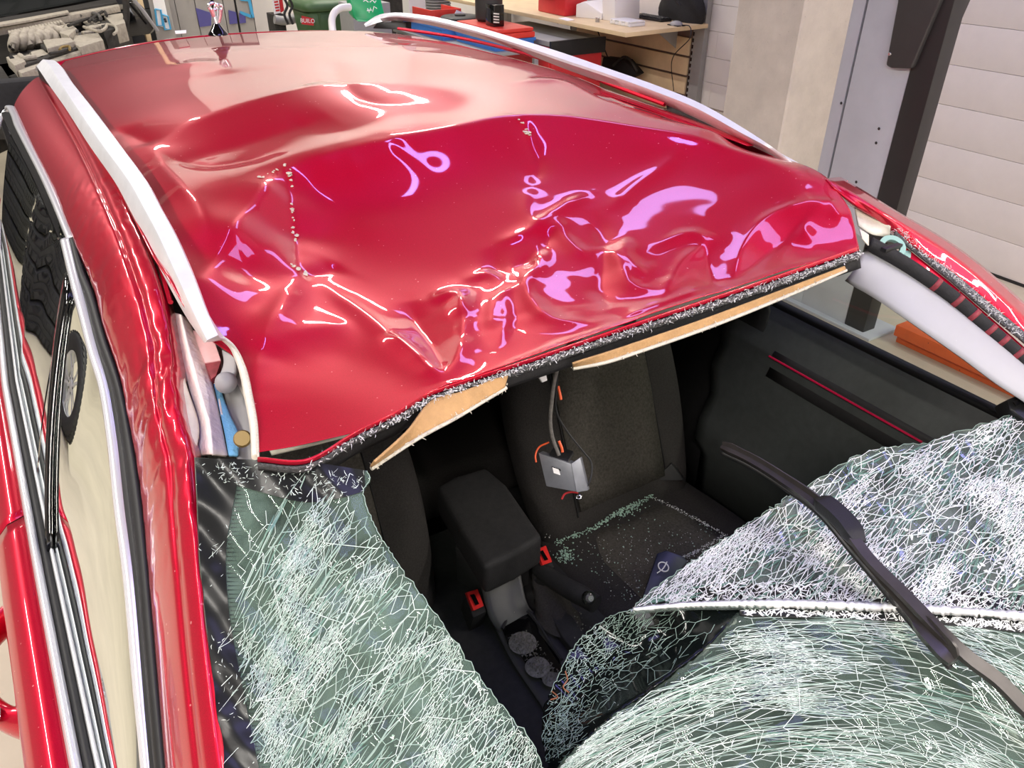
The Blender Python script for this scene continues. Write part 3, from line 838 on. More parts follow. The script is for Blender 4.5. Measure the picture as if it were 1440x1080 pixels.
# door handle: a bow standing off the door
hp = catmull([(-.262, 1.30, .815), (-.292, 1.275, .822), (-.318, 1.235, .826), (-.328, 1.17, .826), (-.318, 1.10, .824), (-.29, 1.05, .818), (-.255, 1.03, .81)], 40)
V, F = tube_geo(hp, np.interp(np.linspace(0, 1, 40), [0, .12, .5, .88, 1], [.034, .026, .020, .028, .042]), prof=[(math.cos(a) * .62, math.sin(a) * 1.15) for a in np.linspace(0, 2 * math.pi, 15)[:-1]])
h = meshobj('door_handle', V, F, 'red_metallic_paint', front_door, True, 50)
h['label'] = 'red bow door handle'
lathe('handle_lock', [(0, .004), (.011, .004), (.013, 0)], 'chrome', h, 20, c=(-.30, 1.045, .845), basis=basis_from((-1, 0, .5)))

# ------------------------------------------------------------------ roof rails
def rail(name, A, B, C, label, back, m='brushed_aluminium'):
    a, b, c = rowpx(A, 90), rowpx(B, 90), rowpx(C, 90)
    d = c + np.array(back)
    ab1, ab2 = a * .9 + b * .1 + np.array([0, 0, .002]), a * .1 + b * .9 + np.array([0, 0, .002])
    bc = b * .85 + c * .15
    rr = [a - np.array([0, 0, .004]), ab1, ab2, bc, c, d]
    rr = [list(x) for x in np.array(rr).transpose(1, 0, 2)]
    o = gridmesh(name, rr, m, car, close=True, angle=50)
    # end caps
    bm = bmesh.new(); bm.from_mesh(o.data); bm.verts.ensure_lookup_table()
    bm.faces.new([bm.verts[i] for i in range(6)]); n = len(bm.verts)
    bm.faces.new([bm.verts[n - 1 - i] for i in range(6)])
    bmesh.ops.recalc_face_normals(bm, faces=bm.faces); bm.to_mesh(o.data); bm.free()
    o.data.polygons.foreach_set('use_smooth', [True] * len(o.data.polygons)); o.data.set_sharp_from_angle(angle=math.radians(40))
    o['label'] = label
    return o
lr = rail('roof_rail',
    [(66,95,1.438),(74,86,1.468),(86,92,1.482),(102,115,1.49),(130,150,1.495),(170,203,1.492),(210,258,1.482),(228,292,1.475),(250,332,1.463),(272,382,1.445),(296,445,1.425),(309,472,1.413)],
    [(54,95,1.438),(58,85,1.468),(66,90,1.482),(80,112,1.49),(104,150,1.495),(140,203,1.492),(180,258,1.482),(199,292,1.475),(220,332,1.463),(243,382,1.445),(272,445,1.425),(290,481,1.412)],
    [(50,100,1.434),(50,94,1.448),(56,100,1.456),(68,118,1.462),(92,152,1.466),(126,205,1.465),(164,260,1.455),(182,294,1.448),(203,334,1.435),(228,384,1.418),(262,446,1.40),(287,482,1.398)],
    'silver roof rail along the left of the roof', (0.03, 0.0, -0.004))
rr_ = rail('roof_rail',
    [(512,34,1.47),(530,22,1.50),(552,18,1.515),(600,22,1.52),(660,35,1.522),(720,52,1.522),(800,77,1.52),(860,98,1.515),(920,119,1.508),(980,143,1.498),(1035,174,1.485),(1085,207,1.468),(1121,235,1.452)],
    [(513,36,1.468),(532,26,1.498),(552,23,1.512),(598,28,1.517),(657,42,1.518),(716,60,1.518),(796,87,1.515),(856,107,1.510),(916,129,1.502),(976,153,1.492),(1031,183,1.478),(1083,211,1.462),(1120,236,1.451)],
    [(514,38,1.464),(535,31,1.485),(555,29,1.49),(602,35,1.492),(660,50,1.49),(720,68,1.488),(800,99,1.484),(860,120,1.478),(920,141,1.47),(980,167,1.458),(1035,195,1.447),(1080,216,1.443),(1118,237,1.448)],
    'silver roof rail along the right of the roof', (0.03, 0.0, 0.0))
# feet of the rails
def foot(rail_obj, poly, tv, m='black_plastic'):
    prism('rail_foot', poly, tv, m, rail_obj, bev=0.002)
foot(rr_, [PZ(936,142,1.475), PZ(985,165,1.462), PZ(1056,207,1.444), PZ(1000,192,1.438), PZ(938,163,1.445)], (0.025, 0, 0))
foot(rr_, [PZ(530,32,1.482), PZ(571,31,1.488), PZ(571,42,1.462), PZ(524,40,1.458)], (0.025, 0, 0))
foot(lr, [PZ(52,96,1.445), PZ(66,116,1.455), PZ(72,124,1.435), PZ(56,112,1.425)], (0.025, 0, 0))
# roof ditch cover strips beside the right rail
t = catmull([PZ(560,40,1.478), PZ(650,54,1.482), PZ(760,82,1.485), PZ(860,119,1.480), PZ(935,147,1.470)], 60)
tube('ditch_strip', t, 0.006, 'red_metallic_paint', car, smooth_path=False, seg=6)
t = catmull([PZ(110,128,1.44), PZ(160,205,1.44), PZ(205,300,1.43), PZ(222,360,1.415), PZ(240,425,1.40)], 60)
tube('ditch_strip', t, 0.004, 'red_metallic_paint', car, smooth_path=False, seg=6)
# ------------------------------------------------------------------ rear roof edge: spoiler and aerial
sp_f = [(88,112),(130,88),(185,62),(225,46),(270,42),(360,38),(450,36),(520,40)]
def rear_strip(name, zt, y0, y1, m, x0, x1, z_drop):
    xs = np.linspace(x0, x1, 50)
    rows = []
    for k in range(7):
        v = k / 6
        rows.append([(x, y0 + (y1 - y0) * v + 0.10 * (1 - ((x - .715) / .6) ** 2), crown(x, y0) + zt - z_drop * v ** 2) for x in xs])
    return gridmesh(name, rows, m, car, thick=0.02)
spo = rear_strip('roof_spoiler', -0.004, 3.335, 3.56, 'red_metallic_paint', 0.12, 1.31, 0.05)
# aerial: black bulb foot, chrome stub and the ring on top
ab = PZ(307, 49, 1.503)
an = lathe('aerial_base', [(0.0, .040), (.011, .038), (.017, .028), (.025, .016), (.033, .006), (.035, 0)], 'gloss_black', car, 28, c=ab)
an['label'] = 'black aerial foot with chrome stub'
tube('aerial_stub', [ab + Vector((0, 0, .036)), ab + Vector((-.003, 0, .062)), ab + Vector((-.006, 0, .086))], [.010, .008, .011], 'chrome', an, seg=14)
tube('aerial_stub', [ab + Vector((.008, 0, .042)), ab + Vector((.016, 0, .064)), ab + Vector((.021, 0, .084))], [.008, .010, .012], 'chrome', an, seg=14)
rg = [ab + Vector((.0 + .015 * math.cos(a), 0, .094 + .011 * math.sin(a))) for a in np.linspace(0, 2 * math.pi, 25)]
tube('aerial_ring', rg, .006, 'chrome', an, smooth_path=False, seg=8)
rg = [ab + Vector((.018 + .013 * math.cos(a), 0, .090 + .010 * math.sin(a))) for a in np.linspace(0, 2 * math.pi, 25)]
tube('aerial_ring', rg, .005, 'chrome', an, smooth_path=False, seg=8)

# ------------------------------------------------------------------ torn gap at the top of the left pillar
def patch(name, pl, m, parent=car, thick=0.004, flip=False, bulge=0.0, n=24, w=8):
    """pl: two or more pixel rows (px,py,z), lofted"""
    rr = [rowpx(r, n) for r in pl]
    A = np.array(rr)
    out = []
    for j in range(w + 1):
        v = j / w * (len(rr) - 1); k = min(int(v), len(rr) - 2); f = v - k
        q = A[k] * (1 - f) + A[k+1] * f
        s = j / w
        q = q + np.array([-.3, -.3, .9]) * bulge * 4 * s * (1 - s)
        out.append(q)
    return gridmesh(name, out, m, parent, thick=thick, flip=flip)
patch('torn_flange', [[(224,420,1.392),(236,452,1.375),(246,520,1.35),(256,580,1.33),(268,640,1.318)], [(241,438,1.378),(250,490,1.352),(262,540,1.335),(280,600,1.318),(276,636,1.312)]], 'cream_metal', car, bulge=0.004)
ab_ = patch('curtain_airbag', [[(243,440,1.365),(252,490,1.345),(264,545,1.325),(278,600,1.308),(276,640,1.300)], [(256,445,1.378),(266,490,1.36),(280,545,1.338),(296,600,1.322),(300,640,1.312)], [(266,450,1.365),(284,495,1.345),(300,545,1.325),(312,600,1.308),(320,640,1.300)]], 'airbag_cloth', car, bulge=0.004, w=14)
ab_['label'] = 'crumpled white curtain airbag pushed out under the roof rail'
patch('airbag_band', [[(300,540,1.322),(308,575,1.312),(316,610,1.304),(321,640,1.298)], [(309,543,1.318),(322,580,1.306),(336,612,1.298),(335,640,1.295)]], 'mask_blue', ab_, bulge=0.002)
patch('airbag_band_edge', [[(296,533,1.326),(303,545,1.32),(310,580,1.312)], [(303,536,1.322),(309,548,1.317),(314,584,1.309)]], 'airbag_cloth', ab_, bulge=0.001)
prism('airbag_bracket', [PZ(268,462,1.36), PZ(300,474,1.36), PZ(311,506,1.35), PZ(288,510,1.345)], (0, .01, -.03), 'pink_box', car, bev=0.003)
prism('bracket_cavity', [PZ(288,511,1.343), PZ(311,507,1.348), PZ(304,528,1.338), PZ(297,533,1.335)], (0, .01, -.02), 'tape_maroon', car, bev=0.001)
cl = patch('hook_strap', [[(312,492,1.352),(314,512,1.345),(306,534,1.336)], [(331,503,1.355),(331,522,1.348),(316,545,1.338)]], 'grey_plastic', car, thick=0.006, bulge=0.002)
c0 = PZ(318, 538, 1.34)
lathe('hook_button', [(0, .012), (.010, .011), (.014, .007), (.016, 0)], 'mid_grey_plastic', cl, 20, c=c0, basis=basis_from((-.3, -.6, .7)))
patch('inner_pillar_trim', [[(306,482,1.34),(315,540,1.315),(322,590,1.30),(336,645,1.29)], [(340,505,1.345),(348,550,1.33),(354,600,1.32),(357,645,1.315)]], 'mid_grey_plastic', car, bulge=-0.02)
lathe('pillar_plug', [(0, .003), (.010, .003), (.012, 0)], 'brass', car, 20, c=PZ(341, 617, 1.318), basis=basis_from((-.2, -.6, .7)))
tube('roof_flange', [PZ(305,470,1.398), PZ(325,486,1.39), PZ(340,516,1.381), PZ(350,560,1.374), PZ(357,600,1.370), PZ(359,643,1.366)], [.003, .005, .0055, .0055, .005, .0045], 'cream_metal', car, seg=8)
tube('flange_lip', [PZ(312,474,1.40), PZ(331,490,1.392), PZ(344,516,1.384), PZ(354,560,1.377), PZ(361,600,1.373), PZ(363,643,1.369)], .0015, 'bare_metal_crack', car, seg=6)

# ------------------------------------------------------------------ bare metal shown where the paint split
def chips(name, pl, parent, count, spread, size):
    V = []; F = []
    P = catmull([tuple(roof_at(*p, lift=0.0012)) for p in pl], 60)
    for _ in range(count):
        c = P[rng.randrange(60)]
        c = c + np.array([rng.gauss(0, spread), rng.gauss(0, spread), 0])
        z = float(roof_h(np.array([c[0]]), np.array([c[1]]))[0]) + 0.0016
        k = len(V); n = rng.randint(5, 8); s = size * rng.uniform(.5, 1.6)
        st = rng.uniform(1.0, 2.4)
        for i in range(n):
            a = 2 * math.pi * i / n
            rad = s * rng.uniform(.45, 1.1)
            V.append((c[0] + rad * math.cos(a), c[1] + rad * st * math.sin(a), z + rng.uniform(0, .0012)))
        F.append(tuple(range(k, k + n)))
    # ragged flakes with a thickness
    o = meshobj(name, V, F, 'bare_metal_crack', parent, False)
    md = o.modifiers.new('thickness', 'SOLIDIFY'); md.thickness = 0.0012
    return o
chips('paint_split', [(408,238),(409,262)], roof, 9, .0022, .0042)
chips('paint_split', [(411,288),(413,320),(415,346)], roof, 12, .0018, .0042)
chips('paint_split', [(412,375),(436,387)], roof, 4, .002, .0040)
chips('paint_split', [(729,165),(738,182),(745,190)], roof, 10, .0025, .0045)
chips('paint_split', [(365,252),(395,236),(415,228)], roof, 9, .0018, .0036)

# small white label left near the rear edge of the roof
prism('roof_label', [PZ(246,44,1.497), PZ(262,43,1.497), PZ(262,47,1.497), PZ(247,48,1.497)], (0, 0, .002), 'white_paper', roof)
# road wheels of the wreck
for (x, y) in ((-.10, -.42), (1.50, -.42), (-.12, 2.28), (1.50, 2.28)):
    w0 = lathe('road_wheel', [(.20, -.09), (.30, -.10), (.32, -.08), (.325, 0), (.32, .08), (.30, .10), (.20, .09)], 'tyre_rubber', car, 40, c=(x, y, .325), basis=basis_from((1, 0, 0)))
    lathe('wheel_rim', [(0, .05), (.06, .06), (.18, .04), (.20, .08), (.20, -.08), (.18, -.04), (0, -.05)], 'wheel_silver', w0, 32, c=(x, y, .325), basis=basis_from((1, 0, 0)))
# ------------------------------------------------------------------ header rail, torn headliner, sealant
hd = [(362,644,1.369),(430,647,1.369),(500,608,1.367),(560,578,1.365),(600,554,1.363),(625,544,1.363),(720,513,1.365),(800,486,1.369),(900,452,1.375),(1000,419,1.381),(1100,385,1.389),(1208,347,1.397)]
lip = patch('header_lip', [hd, shiftpx(hd, 0, -0.008, 6)], 'red_metallic_paint', car, thick=0.002, n=120, w=4, flip=True)
ch = patch('header_channel', [shiftpx(hd, 0, -0.010, 5), shiftpx(hd, 2, -0.030, 22), shiftpx(hd, 3, -0.045, 30)], 'soft_black', car, thick=0.002, n=120, w=4, flip=True)
def fuzz(name, pl, count, spread, length, parent, m='fibre_white', w=0.0005, zlift=0.002):
    P = catmull([tuple(PZ(*p)) for p in pl], 200); V = []; F = []
    for _ in range(count):
        c = P[rng.randrange(200)] + np.array([rng.gauss(0, spread), rng.gauss(0, spread), rng.gauss(0, spread * .6) + zlift])
        d = Vector((rng.gauss(0, 1), rng.gauss(0, 1), rng.gauss(0, .8))).normalized(); L = length * rng.uniform(.4, 1.3)
        b = Vector((rng.gauss(0, 1), rng.gauss(0, 1), rng.gauss(0, 1))).normalized()
        s = d.cross(b).normalized() * w * rng.uniform(.6, 1.6)
        c = Vector(c); e = c + d * L; mid = c + d * L * .5 + b * L * .25
        k = len(V); V += [c - s, c + s, mid + s, mid - s, e]
        F += [(k, k+1, k+2, k+3), (k+3, k+2, k+4)]
    o = meshobj(name, V, F, m, parent, False); o['kind'] = 'stuff'
    return o
sl = patch('cut_sealant', [shiftpx(hd, 0, -0.007, 7), shiftpx(hd, 1, -0.012, 12), shiftpx(hd, 1, -0.022, 17)], 'sealant', car, thick=0.004, n=240, w=6, bulge=0.002, flip=True)
fuzz('sealant_fibres', shiftpx(hd[1:], 1, -0.010, 11), 1500, 0.0035, 0.007, sl)
hb = patch('headliner_board', [[(528,650,1.345),(575,606,1.348),(608,562,1.352),(650,550,1.352),(716,524,1.354)], [(522,658,1.325),(590,613,1.328),(640,587,1.33),(680,563,1.333),(710,545,1.338)]], 'headliner_board', car, thick=0.003, n=40, flip=True)
hb['label'] = 'torn tan headliner board under the roof edge'
hb2 = patch('headliner_board', [[(806,512,1.348),(850,497,1.350),(900,480,1.352),(1000,445,1.358),(1100,408,1.366),(1188,374,1.374)], [(806,517,1.335),(850,508,1.336),(900,492,1.338),(1000,457,1.345),(1100,417,1.354),(1190,379,1.368)]], 'headliner_board', car, thick=0.003, n=60, flip=True)
for b_, pl in ((hb, [(522,659,1.323),(590,615,1.326),(640,588,1.328),(680,564,1.331),(712,545,1.336)]), (hb2, [(806,518,1.333),(850,510,1.334),(900,494,1.336),(1000,459,1.343),(1100,419,1.352),(1190,380,1.366)])):
    tube('board_edge', [PZ(*p) for p in pl], .003, 'headliner_fabric', b_, seg=6)
    fuzz('board_fibres', pl, 260, 0.002, 0.006, b_, 'headliner_fabric')
# inside of the roof
xs = np.linspace(0.15, 1.30, 24)
hl = [[(x, y, min(1.335, float(roof_h(np.array([x]), np.array([y]))[0]) - 0.05 - 0.02 * (y < 1))) for x in xs] for y in np.linspace(0.86, 3.3, 30)]
gridmesh('headliner', hl, 'headliner_fabric', car, thick=0.004)

# ------------------------------------------------------------------ right side: pillar, door, rear pillar
ro = [(1160,252,1.455),(1200,276,1.44),(1235,298,1.42),(1300,335,1.37),(1350,370,1.328),(1400,413,1.283),(1440,449,1.247),(1520,520,1.18),(1620,620,1.10),(1860,860,.95)]
ri = [(1170,262,1.45),(1200,286,1.43),(1232,306,1.405),(1290,350,1.355),(1340,386,1.312),(1390,428,1.268),(1440,470,1.230),(1520,545,1.165),(1620,650,1.08),(1860,900,.93)]
rp = patch('windscreen_pillar', [[(a + 22, b - 2, z - 0.03) for a, b, z in ro], ro, ri, [(a - 2, b + 4, z - 0.02) for a, b, z in ri]], 'red_metallic_paint', car, thick=0.002, n=70, w=15)
rp['label'] = 'bent red windscreen pillar on the far side of the roof'
ri2 = [(1250,325,1.375),(1290,366,1.335),(1340,404,1.292),(1390,446,1.250),(1440,490,1.21),(1520,565,1.15),(1620,670,1.07)]
patch('pillar_sealant', [[(1258,318,1.388),(1290,345,1.352),(1340,384,1.308),(1390,427,1.264),(1440,470,1.225),(1520,545,1.16)], [(1256,332,1.375),(1288,358,1.345),(1338,398,1.302),(1388,441,1.258),(1440,484,1.22),(1520,558,1.155)]], 'sealant', car, thick=0.005, n=120, w=6, bulge=0.004)
fuzz('pillar_fibres', [(1262,322,1.388),(1290,350,1.355),(1340,390,1.312),(1390,433,1.268),(1440,477,1.228)], 700, 0.004, 0.009, rp)
patch('pillar_channel', [[(1270,345,1.355),(1290,362,1.338),(1340,402,1.295),(1390,446,1.250),(1440,490,1.21),(1520,565,1.15)], [(1265,362,1.335),(1290,384,1.315),(1340,422,1.275),(1390,466,1.232),(1440,512,1.19),(1520,590,1.12)]], 'red_metallic_paint', car, thick=0.003, n=60)
cv = catmull([PZ(1222,342,1.37), PZ(1255,360,1.35), PZ(1290,382,1.325), PZ(1340,418,1.288), PZ(1390,462,1.245), PZ(1440,506,1.205), PZ(1520,585,1.14)], 100)
V, F = tube_geo(cv, .013, 10); lo = meshobj('wiring_loom', V, F, 'soft_black', car); lo['label'] = 'black taped wiring loom in the pillar'
for f in (0.30, .40, .48, .56, .62, .69, .76, .83):
    k = int(f * 99); V, F = tube_geo(cv[k:k+3], .0137, 10); meshobj('loom_tape', V, F, 'tape_maroon', lo)
# cream inner metal and the pale green clip where the pillar tore open
patch('torn_flange', [[(1192,273,1.43),(1215,286,1.418),(1240,300,1.405)], [(1200,290,1.415),(1222,305,1.40),(1252,320,1.39)], [(1206,318,1.39),(1225,330,1.378),(1250,333,1.37)]], 'cream_metal', car, thick=0.003, bulge=0.003)
patch('torn_flange', [[(1209,322,1.40),(1213,335,1.395)], [(1222,330,1.385),(1222,345,1.38)]], 'cream_metal', car, thick=0.002)
g = lathe('pillar_clip', [(.015, -.004), (.025, -.004), (.025, .004), (.015, .004), (.015, -.004)], 'seal_green', car, 28, c=PZ(1254, 348, 1.362), basis=basis_from((-.3, -.5, .8)))
box('clip_bridge', -.025, .025, -.006, .006, -.004, .004, 'black_plastic', g, bev=0.002).location = PZ(1254, 348, 1.366)
prism('clip_tab', [PZ(1270,352,1.352), PZ(1282,352,1.348), PZ(1281,362,1.342), PZ(1270,362,1.346)], (0, .002, -.006), 'seal_green', g, bev=0.001)

# door: sill, sloping top, card
SY = np.linspace(0.2, 1.32, 30)
dsec = [(1.60, .985), (1.585, 1.008), (1.57, 1.010), (1.56, 1.0), (1.535, .965), (1.51, .925), (1.500, .908), (1.497, .90), (1.50, .86), (1.475, .80), (1.49, .70), (1.46, .62), (1.45, .55), (1.49, .48), (1.49, .30)]
rd = gridmesh('door_card', [[(x, y, z) for y in SY] for x, z in dsec], 'door_plastic', car, thick=0.004, flip=True)
rd['label'] = 'dark grey inner door card with a thin crimson line'
gridmesh('sill_seal', [[(x, y, z) for y in SY] for x, z in [(1.572, 1.008), (1.567, 1.019), (1.560, 1.015), (1.559, 1.0)]], 'black_rubber', rd, thick=0.003, flip=True)
tube('trim_line', [(1.489, .70, .9035), (1.489, .95, .9035), (1.489, 1.145, .9035)], .0028, 'ruby_line', rd, smooth_path=False, seg=6)
gridmesh('trim_panel', [[(x, y, z) for y in np.linspace(.45, 1.14, 12)] for x, z in [(1.508, .922), (1.497, .908), (1.499, .872), (1.488, .845)]], 'console_grey', rd, thick=0.003, flip=True)
# outer skin of the far door and the pillar behind it
gridmesh('door_skin', [[(x, y, z) for y in SY] for x, z in [(1.600, .985), (1.65, .96), (1.68, .88), (1.69, .7), (1.66, .4), (1.62, .26)]], 'red_metallic_paint', car, thick=0.002)
rt_y = np.linspace(1.22, 3.38, 40)
gridmesh('roof_side', [[(x, y, crown(x, y) + dz) for y in rt_y] for x, dz in [(1.36, -.008), (1.40, -.010), (1.43, -.014), (1.46, -.03), (1.485, -.07), (1.495, -.11)]], 'red_metallic_paint', car, thick=0.002)
gridmesh('body_side', [[(x, y, z) for y in np.linspace(1.33, 3.5, 30)] for x, z in [(1.494, 1.37), (1.60, .985), (1.65, .96), (1.68, .88), (1.69, .7), (1.66, .4), (1.62, .26)]], 'red_metallic_paint', car, thick=0.003)
gridmesh('door_pillar_trim', [[(x, y, z) for y in (1.20, 1.24, 1.33, 1.60)] for x, z in [(1.345, 1.37), (1.42, 1.28), (1.53, 1.0), (1.50, .6), (1.50, .3)]], 'soft_black', car, thick=0.01, flip=True)
# far side glass
gg = gridmesh('door_glass', [[(1.36, y, z) for y, z in ((0.62, 1.235), (0.80, 1.33), (1.0, 1.372), (1.21, 1.38))], [(1.565, y, 1.0) for y in (0.30, .62, .95, 1.25)]], 'clear_side_glass', car) if 'clear_side_glass' in MATS else None

# ------------------------------------------------------------------ cabin
gridmesh('cabin_floor', [[(x, y, .28) for x in np.linspace(-.2, 1.62, 6)] for y in (-.1, 1.2, 2.4, 3.4)], 'soft_black', car, thick=0.01)
gridmesh('door_card', [[(x, y, z) for y in np.linspace(.2, 2.6, 10)] for x, z in [(-.17, .94), (-.14, .93), (-.11, .85), (-.10, .5), (-.12, .28)]], 'soft_black', car, thick=0.006)
box('rear_bench', -.08, 1.48, 1.98, 2.18, .4, 1.02, 'seat_cloth', car, bev=0.05, seg=3)
box('rear_bench_cushion', -.08, 1.48, 1.60, 2.05, .33, .50, 'seat_cloth', car, bev=0.05, seg=3)
box('tailgate_inner', -.1, 1.5, 3.36, 3.45, .3, 1.38, 'soft_black', car, bev=0.02)
# dashboard and bonnet beneath the glass
dsh = [(0.46, .80), (0.44, .89), (0.38, .935), (0.26, .95), (0.15, .93), (-0.02, .88)]
gridmesh('dashboard', [[(x, y + .03 * math.sin(4 * x), z + .012 * math.sin(6 * x)) for x in np.linspace(-.12, 1.5, 30)] for y, z in dsh], 'dash_grey', car, thick=0.01)
gridmesh('dashboard_face', [[(x, .46, z) for x in np.linspace(-.12, 1.5, 8)] for z in (.80, .6, .4)], 'soft_black', car, thick=0.01)
gridmesh('cowl', [[(x, y, z) for x in np.linspace(-.14, 1.52, 20)] for y, z in [(-.02, .875), (-.06, .865), (-.16, .87)]], 'black_plastic', car, thick=0.006)
gridmesh('bonnet', [[(x, y, z - .06 * ((x - .69) / .8) ** 2) for x in np.linspace(-.2, 1.58, 30)] for y, z in [(-.15, .90), (-.3, .89), (-.6, .85), (-.9, .78), (-1.02, .70)]], 'red_metallic_paint', car, thick=0.003)

def seat(xc, half, yb, zc, label):
    s = empty('front_seat'); s.parent = car; s['label'] = label
    # backrest: outline sections from bottom to top, bolsters stand forward of the middle
    rows = []
    for k in range(16):
        v = k / 15; z = zc - .06 + v * .62
        lean = yb + .02 + v * .24
        w = half * (0.93 + 0.10 * math.sin(math.pi * min(1, v * 1.15)) - 0.34 * max(0, v - .7) ** 1.2)
        d = .075 * (1 - .35 * v)
        if k == 15: w *= .86; d *= .4; 
        if k == 0: d *= .8
        sec = []
        for q in range(28):
            a = 2 * math.pi * q / 28
            cx = math.copysign(abs(math.cos(a)) ** .55, math.cos(a)); sy = math.copysign(abs(math.sin(a)) ** .7, math.sin(a))
            x = xc + w * cx
            bol = .045 * max(0, abs(cx) - .55) / .45 * (1 if sy < 0 else 0)
            y = lean + d * sy - bol * (1 - abs(cx) ** 6 * .8)
            sec.append((x, y, z + .0 * sy))
        rows.append(sec)
    b = gridmesh('backrest', rows, 'seat_cloth', s, close=True)
    md = b.modifiers.new('round', 'SUBSURF'); md.levels = 1; md.render_levels = 2
    # centre panel
    pr = []
    for k in range(9):
        v = .12 + .72 * k / 8; z = zc - .06 + v * .62
        lean = yb + .02 + v * .24 - .075 * (1 - .35 * v) - .004
        pr.append([(xc + half * .56 * t * (1 - .1 * abs(v - .5)), lean - .002 + .012 * t * t * 0, z) for t in np.linspace(-1, 1, 7)])
    gridmesh('centre_panel', pr, 'seat_cloth_ribbed', b, thick=-0.004)
    for sg in (-1, 1):
        tube('seam', [(xc + sg * half * .57, yb + .02 + v * .24 - .075 * (1 - .35 * v) - .006, zc - .06 + v * .62) for v in np.linspace(.1, .86, 12)], .0022, 'soft_black', b, smooth_path=False, seg=5)
    # cushion
    rows = []
    for k in range(12):
        v = k / 11; y = yb + .03 - v * .52
        w = half * (.98 + .08 * math.sin(math.pi * v)) ; h = .11
        zz = zc - .055 + .02 * v
        if k == 11: w *= .9; h *= .55
        if k == 0: h *= .7
        sec = []
        for q in range(24):
            a = 2 * math.pi * q / 24
            cx = math.copysign(abs(math.cos(a)) ** .5, math.cos(a)); sz = math.copysign(abs(math.sin(a)) ** .6, math.sin(a))
            bol = .028 * max(0, abs(cx) - .6) / .4 * (1 if sz > 0 else 0) * (1 - abs(cx) ** 8 * .9)
            sec.append((xc + w * cx, y, zz - h * .5 + h * .5 * sz + bol))
        rows.append(sec)
    c = gridmesh('cushion', rows, 'seat_cloth', s, close=True)
    md = c.modifiers.new('round', 'SUBSURF'); md.levels = 1; md.render_levels = 2
    bm = bmesh.new(); bm.from_mesh(c.data); bm.verts.ensure_lookup_table(); n = len(bm.verts)
    bm.faces.new([bm.verts[n - 1 - i] for i in range(24)]); bm.to_mesh(c.data); bm.free()
    pr = [[(xc + half * .6 * t, yb - .04 - v * .42, zc - .053 + .02 * v) for t in np.linspace(-1, 1, 6)] for v in np.linspace(0, 1, 8)]
    gridmesh('cushion_panel', pr, 'seat_cloth_ribbed', c, thick=-0.006)
    box('seat_base', xc - half * .85, xc + half * .85, yb - .42, yb, .30, zc - .13, 'soft_black', s, bev=0.02)
    return s
rs = seat(1.085, .265, 1.235, .555, 'black cloth seat strewn with glass crumbs')
ls = seat(0.255, .265, 1.17, .575, 'black cloth seat half hidden by the shattered glass sheet')
# headrests
for s_, x_, y_ in ((rs, 1.085, 1.545), (ls, .255, 1.48)):
    hr = box('headrest', x_ - .13, x_ + .13, y_ - .05, y_ + .05, 1.12, 1.29, 'seat_cloth', s_, bev=0.04, seg=3)
# pale side shield of the right seat by the door
prism('seat_side_shield', [PZ(944,652,.60), PZ(962,676,.56), PZ(920,676,.555), PZ(932,664,.58)], (.02, .02, -.01), 'console_grey', rs, bev=0.004)

# centre console
cs = empty('centre_console'); cs.parent = car; cs['label'] = 'black centre console with armrest and debris filled cup holders'
at = [PZ(613,684,.745), PZ(640,668,.752), PZ(683,656,.752), PZ(712,680,.755), PZ(763,754,.745), PZ(724,778,.745), PZ(681,798,.742), PZ(645,740,.745)]
arm = prism('armrest', at, (0, .0, -.085), 'soft_black', cs, bev=0.014, seg=3, angle=60)
prism('armrest_box', [PZ(640,770,.66), PZ(690,800,.66), PZ(745,775,.66), PZ(720,700,.66), PZ(650,710,.66)], (0, 0, -.3), 'console_grey', cs, bev=0.006)
patch('console_front', [[(672,806,.655),(688,870,.60),(702,890,.575)], [(712,792,.655),(722,850,.60),(738,872,.575)], [(728,786,.655),(742,850,.60),(752,862,.575)]], 'console_grey', cs, thick=0.004, n=20, flip=True)
patch('console_tray', [[(695,880,.580),(720,930,.572),(760,990,.568),(790,1040,.566)], [(752,858,.582),(775,885,.575),(810,930,.57),(850,985,.566)]], 'console_grey', cs, thick=0.004, n=20)
# cup holder: dark well with three lobes, debris inside
prism('cup_well', [PZ(706,884,.583), PZ(716,868,.584), PZ(740,860,.585), PZ(755,878,.583), PZ(758,890,.582), PZ(786,925,.58), PZ(792,945,.578), PZ(772,962,.577), PZ(750,948,.578), PZ(728,915,.58), PZ(714,905,.581)], (0, 0, -.003), 'gloss_black', cs, bev=0.001)
tube('cup_rim', [PZ(706,884,.586), PZ(716,868,.587), PZ(740,859,.588), PZ(756,876,.586), PZ(772,902,.585), PZ(790,928,.584)], .004, 'soft_black', cs, seg=6)
for (a, b, r_) in ((735, 904, .030), (756, 938, .026), (775, 955, .018)):
    c = PZ(a, b, .586); V = []; F = []
    o = lathe('cup_liner', [(0, .002), (r_ * .7, .003), (r_, 0)], 'crumb_grey', cs, 24, c=c)
prism('tray_channel', [PZ(748,815,.62), PZ(760,808,.62), PZ(815,880,.592), PZ(842,925,.585), PZ(822,935,.585), PZ(790,895,.592)], (0, 0, -.03), 'soft_black', cs, bev=0.003)
